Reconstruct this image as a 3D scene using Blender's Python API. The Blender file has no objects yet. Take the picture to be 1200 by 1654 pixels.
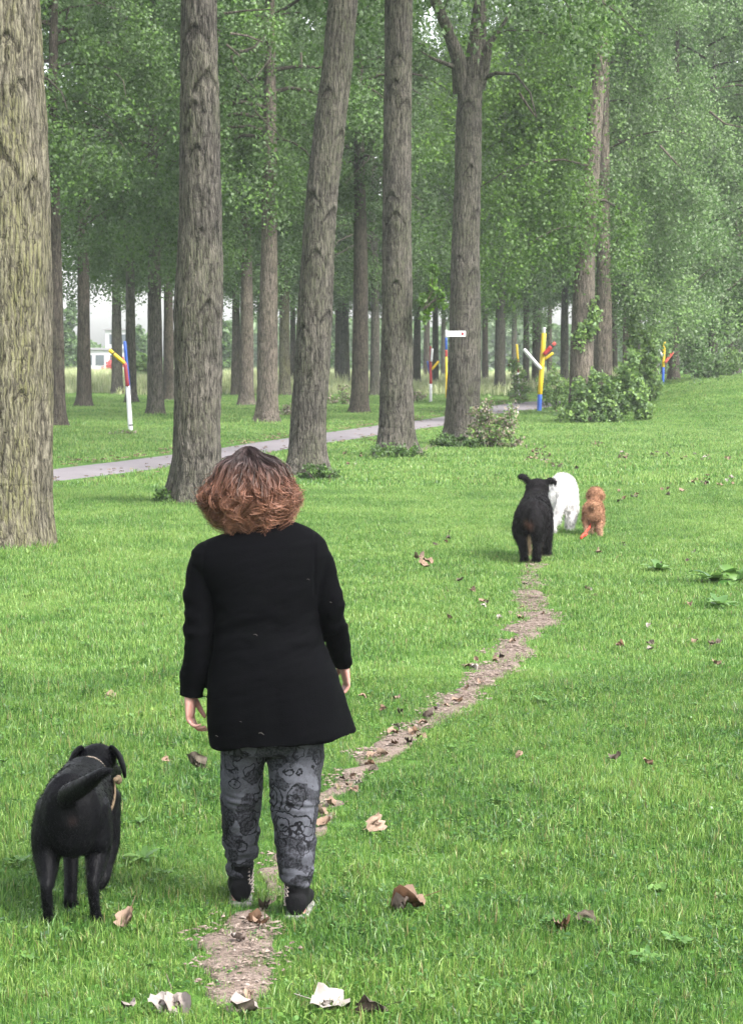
import bpy, bmesh, math, random
import numpy as np
from mathutils import Vector, Matrix, noise as mnoise
from mathutils.bvhtree import BVHTree

random.seed(7)
rng = np.random.default_rng(11)
S = bpy.context.scene
COL = S.collection

# ------------------------------------------------------------------ camera
CAM_H = 2.0
FPX = 3616.0                      # focal length in pixels of the 1200x1654 photograph
PITCH = math.atan(252.0 / FPX)
cd = bpy.data.cameras.new('camera')
cam = bpy.data.objects.new('camera', cd)
COL.objects.link(cam)
cam.location = (0, 0, CAM_H)
cam.rotation_euler = (math.pi / 2 - PITCH, 0, 0)
cd.sensor_fit = 'VERTICAL'
cd.sensor_height = 24.0
cd.lens = 24.0 * FPX / 1654.0
cd.clip_start = 0.1
cd.clip_end = 2000
cd.dof.use_dof = True
cd.dof.focus_distance = 9.0
cd.dof.aperture_fstop = 13.0
S.camera = cam

# ------------------------------------------------------------------ sky, sun, exposure (bright overcast)
SUN_EL, SUN_AZ = math.radians(48), math.radians(130)     # azimuth clockwise from +Y: right and behind the camera
w = bpy.data.worlds.new('World')
S.world = w
w.use_nodes = True
wn = w.node_tree
wn.nodes.clear()
sky = wn.nodes.new('ShaderNodeTexSky')
sky.sky_type = 'NISHITA'
sky.sun_disc = False
sky.sun_elevation = SUN_EL
sky.sun_rotation = SUN_AZ
sky.dust_density = 3.0
sky.air_density = 1.0
hs = wn.nodes.new('ShaderNodeHueSaturation')             # cloud cover takes the blue out of the sky
hs.inputs['Saturation'].default_value = 0.22
bg = wn.nodes.new('ShaderNodeBackground')
bg.inputs['Strength'].default_value = 0.15
wo = wn.nodes.new('ShaderNodeOutputWorld')
wn.links.new(sky.outputs[0], hs.inputs['Color'])
wn.links.new(hs.outputs[0], bg.inputs['Color'])
wn.links.new(bg.outputs[0], wo.inputs['Surface'])
sl = bpy.data.lights.new('sun', 'SUN')
sl.energy = 1.6
sl.angle = math.radians(22)
sl.color = (1.0, 0.97, 0.92)
sun = bpy.data.objects.new('sun', sl)
COL.objects.link(sun)
sdir = Vector((math.sin(SUN_AZ) * math.cos(SUN_EL), math.cos(SUN_AZ) * math.cos(SUN_EL), math.sin(SUN_EL)))
sun.rotation_euler = (-sdir).to_track_quat('-Z', 'Y').to_euler()
S.view_settings.view_transform = 'Standard'
S.view_settings.look = 'None'
S.view_settings.gamma = 1.0
S.view_settings.use_curve_mapping = False
S.view_settings.exposure = 2.3
S.render.engine = 'CYCLES'
cy = S.cycles
cy.use_denoising = True
cy.max_bounces = 6
cy.diffuse_bounces = 3
cy.glossy_bounces = 2
cy.transmission_bounces = 4
cy.volume_bounces = 1
cy.transparent_max_bounces = 4
cy.caustics_reflective = False
cy.caustics_refractive = False
cy.sample_clamp_indirect = 6

# ------------------------------------------------------------------ pixel <-> place
CA, SA = math.cos(PITCH), math.sin(PITCH)


def ray(px, py):
    u, v = (px - 600.0) / FPX, (827.0 - py) / FPX
    return Vector((u, CA + v * SA, -SA + v * CA))


def P(px, py, Y):
    """the place seen at pixel (px, py), Y metres in front of the camera"""
    d = ray(px, py)
    t = Y / d.y
    return Vector((d.x * t, Y, CAM_H + d.z * t))


def sst(a):
    a = np.clip(a, 0, 1)
    return a * a * (3 - 2 * a)


def H(x, y):
    """height of the lawn"""
    x = np.asarray(x, float)
    y = np.asarray(y, float)
    m = 1.08 * sst((x - 6.3 - 0.03 * (y - 70)) / 6.5) * sst((y - 61) / 13) * (1 - 0.45 * sst((y - 100) / 50))
    u = 0.02 * np.sin(0.55 * x + 0.31 * y) + 0.018 * np.sin(-0.4 * x + 0.23 * y + 1.3)
    return m + u * sst((y - 9) / 12)


def Hf(x, y):
    return float(H(x, y))


def G(px, py):
    """where the line of sight through a pixel meets the lawn"""
    d = ray(px, py)
    ys = np.concatenate([np.arange(4, 40, 0.05), np.arange(40, 220, 0.25)])
    zs = CAM_H + d.z / d.y * ys
    xs = d.x / d.y * ys
    below = zs - H(xs, ys) <= 0
    i = int(np.argmax(below)) if below.any() else len(ys) - 1
    return Vector((xs[i], ys[i], Hf(xs[i], ys[i])))


def SC(Y):
    return FPX / Y                # photograph pixels per metre at distance Y


# ------------------------------------------------------------------ object helpers
def tag(o, label=None, cat=None, group=None, kind=None):
    if label:
        o['label'] = label
    if cat:
        o['category'] = cat
    if group:
        o['group'] = group
    if kind:
        o['kind'] = kind
    return o


def empty(name, loc, label, cat, group=None, rz=0.0):
    o = bpy.data.objects.new(name, None)
    o.empty_display_size = 0.2
    COL.objects.link(o)
    o.location = loc
    o.rotation_euler = (0, 0, rz)
    return tag(o, label, cat, group)


def link(name, me, parent=None, mat=None, loc=None):
    o = bpy.data.objects.new(name, me)
    COL.objects.link(o)
    if mat is not None and len(me.materials) == 0:
        me.materials.append(mat)
    if parent is not None:
        o.parent = parent
    if loc is not None:
        o.location = loc
    return o


def np_mesh(name, V, F, smooth=True, attrs=None):
    """mesh from arrays; F an (n,3) or (n,4) int array, attrs: name -> (N,) float or (N,3) colour per vertex"""
    V = np.asarray(V, np.float32)
    F = np.asarray(F, np.int32)
    me = bpy.data.meshes.new(name)
    n, k = F.shape
    me.vertices.add(len(V))
    me.vertices.foreach_set('co', V.ravel())
    me.loops.add(n * k)
    me.loops.foreach_set('vertex_index', F.ravel())
    me.polygons.add(n)
    me.polygons.foreach_set('loop_start', np.arange(0, n * k, k, dtype=np.int32))
    me.polygons.foreach_set('use_smooth', np.full(n, smooth, dtype=bool))
    for nm, a in (attrs or {}).items():
        a = np.asarray(a, np.float32)
        if a.ndim == 1:
            at = me.attributes.new(nm, 'FLOAT', 'POINT')
            at.data.foreach_set('value', a)
        else:
            at = me.attributes.new(nm, 'FLOAT_COLOR', 'POINT')
            c = np.ones((len(a), 4), np.float32)
            c[:, :3] = a
            at.data.foreach_set('color', c.ravel())
    me.update(calc_edges=True)
    return me


class MB:
    """collects lofts (closed tubes) as polygons of any size"""
    def __init__(self):
        self.v, self.f = [], []

    def ring_loft(self, rings, cap=True):
        b = len(self.v)
        n = len(rings[0])
        for r in rings:
            self.v.extend([tuple(p) for p in r])
        for i in range(len(rings) - 1):
            for j in range(n):
                k = (j + 1) % n
                self.f.append((b + i * n + j, b + i * n + k, b + (i + 1) * n + k, b + (i + 1) * n + j))
        if cap:
            self.f.append(tuple(b + j for j in reversed(range(n))))
            e = b + (len(rings) - 1) * n
            self.f.append(tuple(e + j for j in range(n)))

    def sections(self, secs, n=24, expo=2.0):
        """secs: (centre, half-axis a, half-axis b) vectors"""
        c0, a0_, b0_ = secs[len(secs) // 2]
        run = Vector(secs[-1][0]) - Vector(secs[0][0])
        flip = Vector(a0_).cross(Vector(b0_)).dot(run) < 0        # keep every tube's faces pointing outwards
        rings = []
        for c, a, b in secs:
            c, a, b = Vector(c), Vector(a), Vector(b)
            r = []
            for j in range(n):
                t = 2 * math.pi * j / n
                ct, st = math.cos(t), math.sin(t)
                if expo != 2.0:
                    ct = math.copysign(abs(ct) ** (2 / expo), ct)
                    st = math.copysign(abs(st) ** (2 / expo), st)
                r.append(c + a * ct + b * st)
            if flip:
                r.reverse()
            rings.append(r)
        self.ring_loft(rings)

    def limb(self, pts, rad, n=12, sub=4, ref=Vector((1, 0.01, 0)), ends=True):
        """tapered tube through pts; rad: number or (across, along) per point; rounded ends"""
        pts = [Vector(p) for p in pts]
        if isinstance(rad, (int, float)):
            rad = [rad] * len(pts)
        rad = [r if isinstance(r, tuple) else (r, r) for r in rad]
        P2, R2 = [], []
        m = len(pts)
        for i in range(m - 1):
            p0, p1, p2, p3 = pts[max(i - 1, 0)], pts[i], pts[i + 1], pts[min(i + 2, m - 1)]
            for s in range(sub):
                t = s / sub
                P2.append(0.5 * ((2 * p1) + (p2 - p0) * t + (2 * p0 - 5 * p1 + 4 * p2 - p3) * t * t + (3 * p1 - p0 - 3 * p2 + p3) * t ** 3))
                R2.append((rad[i][0] * (1 - t) + rad[i + 1][0] * t, rad[i][1] * (1 - t) + rad[i + 1][1] * t))
        P2.append(pts[-1])
        R2.append(rad[-1])
        secs = []
        L = len(P2)
        for i in range(L):
            d = (P2[min(i + 1, L - 1)] - P2[max(i - 1, 0)]).normalized()
            a = (ref - d * ref.dot(d))
            if a.length < 1e-3:
                a = Vector((0, 1, 0)) - d * d.y
            a.normalize()
            b = d.cross(a)
            secs.append([P2[i], a, b, d, R2[i]])
        out = []
        if ends:
            p, a, b, d, r = secs[0]
            q = min(r)
            for k in (0.25, 0.65, 0.9):
                s = math.sqrt(1 - (1 - k) ** 2)
                out.append((p - d * q * (1 - k), a * r[0] * s, b * r[1] * s))
        for p, a, b, d, r in secs:
            out.append((p, a * r[0], b * r[1]))
        if ends:
            p, a, b, d, r = secs[-1]
            q = min(r)
            for k in (0.9, 0.65, 0.25):
                s = math.sqrt(1 - (1 - k) ** 2)
                out.append((p + d * q * (1 - k), a * r[0] * s, b * r[1] * s))
        self.sections(out, n)

    def ball(self, c, rx, ry, rz, n=16, m=10):
        c = Vector(c)
        secs = []
        for i in range(m + 1):
            t = math.pi * (i + 0.12) / (m + 0.24)
            secs.append((c + Vector((0, 0, -rz * math.cos(t))), Vector((rx * math.sin(t), 0, 0)), Vector((0, ry * math.sin(t), 0))))
        self.sections(secs, n)

    def mesh(self, name, smooth=True):
        me = bpy.data.meshes.new(name)
        me.from_pydata(self.v, [], self.f)
        me.update()
        if smooth:
            me.polygons.foreach_set('use_smooth', np.ones(len(me.polygons), bool))
        return me

    def remesh(self, name, voxel, smooth=3, fac=0.5):
        """union of all the collected tubes as one continuous surface"""
        me = self.mesh(name + '_raw')
        o = bpy.data.objects.new('temp', me)
        COL.objects.link(o)
        md = o.modifiers.new('r', 'REMESH')
        md.mode = 'VOXEL'
        md.voxel_size = voxel
        if smooth:
            sm = o.modifiers.new('s', 'SMOOTH')
            sm.iterations = smooth
            sm.factor = fac
        dg = bpy.context.evaluated_depsgraph_get()
        ev = o.evaluated_get(dg)
        out = bpy.data.meshes.new_from_object(ev)
        out.name = name
        bpy.data.objects.remove(o)
        bpy.data.meshes.remove(me)
        out.polygons.foreach_set('use_smooth', np.ones(len(out.polygons), bool))
        return out


def mverts(me):
    a = np.empty(len(me.vertices) * 3, np.float32)
    me.vertices.foreach_get('co', a)
    return a.reshape(-1, 3)


def mnormals(me):
    a = np.empty(len(me.vertices) * 3, np.float32)
    me.vertices.foreach_get('normal', a)
    return a.reshape(-1, 3)


def set_verts(me, v):
    me.vertices.foreach_set('co', np.asarray(v, np.float32).ravel())
    me.update()


def add_attr(me, nm, a):
    a = np.asarray(a, np.float32)
    if a.ndim == 1:
        at = me.attributes.new(nm, 'FLOAT', 'POINT')
        at.data.foreach_set('value', a)
    else:
        at = me.attributes.new(nm, 'FLOAT_COLOR', 'POINT')
        c = np.ones((len(a), 4), np.float32)
        c[:, :3] = a
        at.data.foreach_set('color', c.ravel())


def vnoise(p, seed=0):
    """smooth value noise in 0..1 at (N,3) points"""
    p = np.asarray(p, float)
    i = np.floor(p).astype(np.int64)
    f = p - i
    f = f * f * (3 - 2 * f)

    def hsh(a, b, c):
        h = (a * 374761393 + b * 668265263 + c * 2147483647 + seed * 1274126177) & 0xFFFFFFFF
        h = ((h ^ (h >> 13)) * 1274126177) & 0xFFFFFFFF
        h = h ^ (h >> 16)
        return (h & 0xFFFF) / 65535.0
    r = 0
    for dx in (0, 1):
        wx = f[:, 0] if dx else 1 - f[:, 0]
        for dy in (0, 1):
            wy = f[:, 1] if dy else 1 - f[:, 1]
            for dz in (0, 1):
                wz = f[:, 2] if dz else 1 - f[:, 2]
                r = r + hsh(i[:, 0] + dx, i[:, 1] + dy, i[:, 2] + dz) * wx * wy * wz
    return r


def fbm(p, seed=0, oct=3):
    p = np.asarray(p, float)
    r, a, t = 0, 1.0, 0
    for k in range(oct):
        r = r + a * vnoise(p * 2 ** k, seed + k)
        t += a
        a *= 0.5
    return r / t


# ------------------------------------------------------------------ materials
class NT:
    def __init__(self, name):
        self.m = bpy.data.materials.new(name)
        self.m.use_nodes = True
        self.t = self.m.node_tree
        self.t.nodes.clear()
        self.out = self.n('ShaderNodeOutputMaterial')

    def n(self, typ, **kw):
        nd = self.t.nodes.new(typ)
        for k, v in kw.items():
            if k.startswith('i_'):
                nd.inputs[k[2:].replace('_', ' ')].default_value = v
            else:
                setattr(nd, k, v)
        return nd

    def l(self, a, b):
        self.t.links.new(a, b)

    def ramp(self, fac, stops):
        r = self.n('ShaderNodeValToRGB')
        e = r.color_ramp.elements
        while len(e) < len(stops):
            e.new(0.5)
        for k, (p, c) in enumerate(stops):
            e[k].position = p
            e[k].color = (*c, 1) if len(c) == 3 else c
        self.l(fac, r.inputs[0])
        return r.outputs[0]

    def mix(self, fac, a, b, typ='MIX'):
        m = self.n('ShaderNodeMix', data_type='RGBA', blend_type=typ)
        for s, v in ((0, fac), (6, a), (7, b)):
            if isinstance(v, (int, float)):
                m.inputs[s].default_value = v
            elif isinstance(v, tuple):
                m.inputs[s].default_value = (*v, 1)
            else:
                self.l(v, m.inputs[s])
        return m.outputs[2]

    def math(self, op, a, b=None, clamp=False):
        m = self.n('ShaderNodeMath', operation=op, use_clamp=clamp)
        for s, v in ((0, a), (1, b)):
            if v is None:
                continue
            if isinstance(v, (int, float)):
                m.inputs[s].default_value = v
            else:
                self.l(v, m.inputs[s])
        return m.outputs[0]

    def coord(self, kind='Object', scale=(1, 1, 1), off=None):
        tc = self.n('ShaderNodeTexCoord')
        mp = self.n('ShaderNodeMapping')
        mp.inputs['Scale'].default_value = scale
        self.l(tc.outputs[kind], mp.inputs[0])
        if off is not None:
            self.l(off, mp.inputs['Location'])
        return mp.outputs[0]

    def world(self, scale=(1, 1, 1)):
        g = self.n('ShaderNodeNewGeometry')
        mp = self.n('ShaderNodeMapping')
        mp.inputs['Scale'].default_value = scale
        self.l(g.outputs['Position'], mp.inputs[0])
        return mp.outputs[0]

    def noise(self, vec, scale, detail=3, rough=0.55, dist=0.0):
        nz = self.n('ShaderNodeTexNoise')
        nz.inputs['Scale'].default_value = scale
        nz.inputs['Detail'].default_value = detail
        nz.inputs['Roughness'].default_value = rough
        nz.inputs['Distortion'].default_value = dist
        self.l(vec, nz.inputs['Vector'])
        return nz.outputs[0]

    def attr(self, name, out='Fac'):
        a = self.n('ShaderNodeAttribute', attribute_name=name)
        return a.outputs[out]

    def bump(self, h, strength, dist=0.02):
        b = self.n('ShaderNodeBump')
        b.inputs['Strength'].default_value = strength
        b.inputs['Distance'].default_value = dist
        self.l(h, b.inputs['Height'])
        return b.outputs[0]

    def bsdf(self, col, rough=0.7, spec=0.3, normal=None, **kw):
        b = self.n('ShaderNodeBsdfPrincipled')
        if isinstance(col, tuple):
            b.inputs['Base Color'].default_value = (*col, 1)
        else:
            self.l(col, b.inputs['Base Color'])
        if isinstance(rough, (int, float)):
            b.inputs['Roughness'].default_value = rough
        else:
            self.l(rough, b.inputs['Roughness'])
        b.inputs['Specular IOR Level'].default_value = spec
        for k, v in kw.items():
            b.inputs[k.replace('_', ' ')].default_value = v
        if normal is not None:
            self.l(normal, b.inputs['Normal'])
        return b.outputs[0]

    def done(self, sh):
        self.l(sh, self.out.inputs['Surface'])
        return self.m


def leafy(t, col, trans=0.35, rough=0.5, spec=0.25, tcol=None):
    """leaf: a diffuse/gloss face that also lets light through"""
    b = t.bsdf(col, rough, spec)
    tr = t.n('ShaderNodeBsdfTranslucent')
    t.l(tcol if tcol is not None else col, tr.inputs['Color'])
    m = t.n('ShaderNodeMixShader')
    m.inputs[0].default_value = trans
    t.l(b, m.inputs[1])
    t.l(tr.outputs[0], m.inputs[2])
    return t.done(m.outputs[0])


def mat_bark(name, ridge, furrow, lichen, lich_amt, scale=29.0):
    t = NT(name)
    oi = t.n('ShaderNodeObjectInfo')
    off = t.math('MULTIPLY', oi.outputs['Random'], 37.0)
    co = t.coord('Object', (1, 1, 1), off)
    warp = t.n('ShaderNodeTexNoise')
    warp.inputs['Scale'].default_value = 3.0
    warp.inputs['Detail'].default_value = 2
    t.l(co, warp.inputs['Vector'])
    add = t.n('ShaderNodeVectorMath', operation='MULTIPLY_ADD')
    t.l(warp.outputs['Color'], add.inputs[0])
    add.inputs[1].default_value = (0.055, 0.055, 0.055)
    t.l(co, add.inputs[2])
    warp2 = t.n('ShaderNodeTexNoise')
    warp2.inputs['Scale'].default_value = 15.0
    warp2.inputs['Detail'].default_value = 2
    t.l(co, warp2.inputs['Vector'])
    add2 = t.n('ShaderNodeVectorMath', operation='MULTIPLY_ADD')
    t.l(warp2.outputs['Color'], add2.inputs[0])
    add2.inputs[1].default_value = (0.03, 0.03, 0.10)
    t.l(add.outputs[0], add2.inputs[2])
    mp = t.n('ShaderNodeMapping')
    mp.inputs['Scale'].default_value = (1, 1, 0.12)
    t.l(add2.outputs[0], mp.inputs[0])
    v = t.n('ShaderNodeTexVoronoi', feature='DISTANCE_TO_EDGE')
    v.inputs['Scale'].default_value = scale
    t.l(mp.outputs[0], v.inputs['Vector'])
    v2 = t.n('ShaderNodeTexVoronoi', feature='DISTANCE_TO_EDGE')
    v2.inputs['Scale'].default_value = scale * 2.1
    t.l(mp.outputs[0], v2.inputs['Vector'])
    h1 = t.ramp(v.outputs['Distance'], [(0.01, (0, 0, 0)), (0.12, (0.45,) * 3), (0.34, (1,) * 3)])
    h2 = t.ramp(v2.outputs['Distance'], [(0.0, (0, 0, 0)), (0.25, (1,) * 3)])
    fine = t.noise(mp.outputs[0], scale * 5, 4, 0.65)
    hh = t.mix(0.35, h1, h2)
    hh = t.mix(0.25, hh, fine)
    rib = t.ramp(t.noise(mp.outputs[0], scale * 0.9, 4, 0.6), [(0.36, (0,) * 3), (0.62, (1,) * 3)])
    hh = t.mix(0.38, hh, rib)
    # short horizontal cracks
    ring = t.noise(t.coord('Object', (0.9, 0.9, 9), off), 1.6, 3, 0.6, 0.3)
    crack = t.ramp(ring, [(0.33, (0.0,) * 3), (0.38, (1,) * 3)])
    hh = t.mix(0.18, hh, crack, 'MULTIPLY')
    col = t.ramp(hh, [(0.18, furrow), (0.5, tuple(0.45 * a + 0.55 * b for a, b in zip(ridge, furrow))), (0.78, ridge)])
    big = t.noise(co, 1.1, 3, 0.6)
    tone = t.ramp(big, [(0.3, (0.72, 0.72, 0.72)), (0.7, (1.2, 1.18, 1.14))])
    col = t.mix(1.0, col, tone, 'MULTIPLY')
    lm = t.noise(t.coord('Object', (1, 1, 0.45), off), 2.2, 4, 0.62)
    lf = t.ramp(lm, [(0.5 - 0.16 * lich_amt, (0,) * 3), (0.62, (lich_amt,) * 3)])
    lf = t.mix(1.0, lf, h1, 'MULTIPLY')
    col = t.mix(lf, col, lichen)
    scar = t.attr('scar')
    col = t.mix(scar, col, tuple(0.55 * c for c in furrow))
    return t.done(t.bsdf(col, 0.92, 0.12, t.bump(hh, 1.0, 0.03)))


BARK = mat_bark('bark_grey', (0.118, 0.107, 0.094), (0.010, 0.009, 0.0078), (0.062, 0.070, 0.036), 0.6)
BARK_PALE = mat_bark('bark_pale', (0.17, 0.143, 0.12), (0.022, 0.019, 0.016), (0.11, 0.11, 0.065), 0.3)
BARK_LICHEN = mat_bark('bark_lichen', (0.155, 0.142, 0.11), (0.013, 0.011, 0.008), (0.135, 0.135, 0.052), 0.6)
BARK_DARK = mat_bark('bark_dark', (0.10, 0.083, 0.07), (0.014, 0.012, 0.010), (0.06, 0.066, 0.035), 0.4)


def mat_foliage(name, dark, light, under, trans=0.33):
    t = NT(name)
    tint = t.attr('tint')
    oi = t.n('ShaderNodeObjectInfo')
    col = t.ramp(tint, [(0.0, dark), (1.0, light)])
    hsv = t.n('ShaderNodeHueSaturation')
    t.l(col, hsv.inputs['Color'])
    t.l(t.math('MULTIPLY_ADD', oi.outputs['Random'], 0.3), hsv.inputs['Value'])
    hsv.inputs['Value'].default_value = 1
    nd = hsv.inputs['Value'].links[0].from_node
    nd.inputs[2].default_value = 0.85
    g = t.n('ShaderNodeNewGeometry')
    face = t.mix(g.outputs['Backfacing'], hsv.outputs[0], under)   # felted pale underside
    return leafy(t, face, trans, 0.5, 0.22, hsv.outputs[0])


LEAF = mat_foliage('poplar_leaf', (0.024, 0.058, 0.010), (0.082, 0.152, 0.030), (0.10, 0.148, 0.072))
LEAF_BRIGHT = mat_foliage('poplar_leaf_bright', (0.042, 0.105, 0.010), (0.12, 0.22, 0.030), (0.115, 0.18, 0.07), 0.4)
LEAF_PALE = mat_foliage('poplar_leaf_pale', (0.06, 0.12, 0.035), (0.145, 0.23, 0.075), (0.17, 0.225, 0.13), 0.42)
LEAF_BUSH = mat_foliage('bush_leaf', (0.07, 0.14, 0.032), (0.19, 0.29, 0.075), (0.17, 0.25, 0.12), 0.42)
LEAF_DRY = mat_foliage('dry_leaf_cluster', (0.11, 0.085, 0.055), (0.26, 0.22, 0.155), (0.3, 0.26, 0.21), 0.2)


def mat_grass(name, a, b, c, trans=0.35):
    t = NT(name)
    tint = t.attr('tint')
    wn1 = t.noise(t.world((1, 1, 0.2)), 0.55, 3, 0.6)
    wn2 = t.noise(t.world((1, 1, 0.2)), 3.2, 2, 0.6)
    f = t.math('ADD', t.math('MULTIPLY', wn1, 1.0), t.math('MULTIPLY', wn2, 0.45))
    f = t.math('ADD', f, t.math('MULTIPLY', tint, 0.75))
    f = t.math('ADD', t.math('MULTIPLY', t.math('SUBTRACT', f, 1.08), 1.4), 0.5)
    col = t.ramp(f, [(0.1, a), (0.5, b), (0.95, c)])
    dry = t.ramp(tint, [(0.93, (0,) * 3), (0.97, (1,) * 3)])
    col = t.mix(dry, col, (0.17, 0.15, 0.065))
    return leafy(t, col, trans, 0.38, 0.4)


GRASS = mat_grass('grass_blade', (0.022, 0.068, 0.012), (0.074, 0.172, 0.026), (0.172, 0.258, 0.056))
GRASS_FAR_LIT = mat_grass('far_lit_grass_blade', (0.042, 0.110, 0.018), (0.110, 0.22, 0.042), (0.215, 0.315, 0.085), 0.4)  # lighter colour paints in the brighter light of the more distant lawn
FIELDGRASS = mat_grass('field_grass', (0.22, 0.27, 0.11), (0.32, 0.36, 0.17), (0.45, 0.46, 0.27), 0.3)
WEED = mat_grass('weed_leaf', (0.035, 0.095, 0.018), (0.06, 0.13, 0.026), (0.10, 0.19, 0.04), 0.3)


def mat_ground():
    t = NT('lawn_soil')
    n1 = t.noise(t.world(), 0.5, 4, 0.6)
    n2 = t.noise(t.world(), 14, 4, 0.7)
    f = t.math('ADD', t.math('MULTIPLY', n1, 0.6), t.math('MULTIPLY', n2, 0.6))
    col = t.ramp(f, [(0.35, (0.022, 0.05, 0.010)), (0.6, (0.045, 0.10, 0.017)), (0.85, (0.07, 0.13, 0.026))])
    return t.done(t.bsdf(col, 0.9, 0.1, t.bump(n2, 0.6, 0.03)))


def mat_dirt():
    t = NT('trodden_dirt')
    n1 = t.noise(t.world(), 3.0, 5, 0.65)
    n2 = t.noise(t.world(), 45, 4, 0.7)
    v = t.n('ShaderNodeTexVoronoi')
    v.inputs['Scale'].default_value = 38
    t.l(t.world(), v.inputs['Vector'])
    f = t.math('ADD', t.math('MULTIPLY', n1, 0.65), t.math('MULTIPLY', n2, 0.5))
    col = t.ramp(f, [(0.3, (0.065, 0.047, 0.038)), (0.55, (0.135, 0.103, 0.086)), (0.85, (0.20, 0.16, 0.14))])
    h = t.math('ADD', n2, t.math('MULTIPLY', v.outputs['Distance'], 0.8))
    return t.done(t.bsdf(col, 0.95, 0.1, t.bump(h, 0.7, 0.02)))


def mat_asphalt():
    t = NT('path_asphalt')
    n1 = t.noise(t.world(), 0.9, 4, 0.6)
    n2 = t.noise(t.world(), 60, 2, 0.6)
    f = t.math('ADD', t.math('MULTIPLY', n1, 0.6), t.math('MULTIPLY', n2, 0.4))
    col = t.ramp(f, [(0.3, (0.105, 0.095, 0.10)), (0.7, (0.165, 0.148, 0.158))])
    return t.done(t.bsdf(col, 0.9, 0.2, t.bump(n2, 0.3, 0.01)))


def mat_paint(name, col, rough=0.45):
    t = NT(name)
    n1 = t.noise(t.coord('Object'), 5, 4, 0.65)
    n2 = t.noise(t.coord('Object', (1, 1, 0.1)), 40, 3, 0.6)
    c = t.mix(t.ramp(n1, [(0.35, (0.35,) * 3), (0.6, (0,) * 3)]), col, tuple(0.7 * x + 0.02 for x in col))
    return t.done(t.bsdf(c, rough, 0.4, t.bump(n2, 0.25, 0.01)))


WHITE_P = mat_paint('white_paint', (0.55, 0.54, 0.55))
YELLOW_P = mat_paint('yellow_paint', (0.56, 0.38, 0.012))
BLUE_P = mat_paint('blue_paint', (0.010, 0.06, 0.30))
RED_P = mat_paint('red_paint', (0.30, 0.014, 0.017))
DRED_P = mat_paint('dark_red_paint', (0.2, 0.012, 0.022))
PINK_P = mat_paint('faded_red_paint', (0.45, 0.085, 0.07))
BLACK_P = mat_paint('black_paint', (0.02, 0.02, 0.022))


# ------------------------------------------------------------------ the misty air under the trees
HAZE_DENSITY = 0.00038


def haze():
    t = NT('haze_air')
    v = t.n('ShaderNodeVolumePrincipled')
    v.inputs['Color'].default_value = (0.93, 0.97, 1.0, 1)
    v.inputs['Density'].default_value = HAZE_DENSITY
    v.inputs['Anisotropy'].default_value = 0.2
    t.l(v.outputs[0], t.out.inputs['Volume'])
    v_ = [(x, y, z) for x in (-140, 140) for y in (-14, 342) for z in (-1.6, 31)]
    f = [(0, 1, 3, 2), (4, 6, 7, 5), (0, 4, 5, 1), (2, 3, 7, 6), (0, 2, 6, 4), (1, 5, 7, 3)]
    me = bpy.data.meshes.new('haze')
    me.from_pydata(v_, [], f)
    me.update()
    o = link('haze', me, None, t.m)
    o['kind'] = 'stuff'
    o['label'] = 'thin pale mist in the air between the trees'


haze()

# ------------------------------------------------------------------ ground
def px_poly(rows):
    """rows of (py, x_left, x_right) -> left and right ground points"""
    L = [G(a, y) for y, a, b in rows]
    R = [G(b, y) for y, a, b in rows]
    return L, R


TRAIL_ROWS = [(1640, 352, 420), (1600, 348, 436), (1560, 340, 436), (1520, 355, 446), (1480, 384, 448), (1440, 412, 460),
              (1400, 432, 478), (1360, 470, 512), (1330, 500, 536), (1290, 520, 566), (1260, 542, 600), (1230, 582, 648),
              (1200, 624, 680), (1170, 662, 722), (1130, 708, 768), (1100, 752, 820), (1085, 776, 832), (1060, 796, 852),
              (1040, 806, 872), (1010, 824, 892), (996, 836, 894), (982, 832, 878), (960, 836, 880), (940, 842, 874),
              (920, 846, 874), (900, 850, 870)]
PATH_ROWS = [(84, 781, 756), (150, 773, 748), (230, 763, 739), (300, 754, 730), (360, 746, 722), (430, 735, 711),
             (520, 719, 698), (600, 707, 687), (720, 690, 670), (790, 674, 655), (850, 664, 648), (905, 655, 642)]


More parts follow.
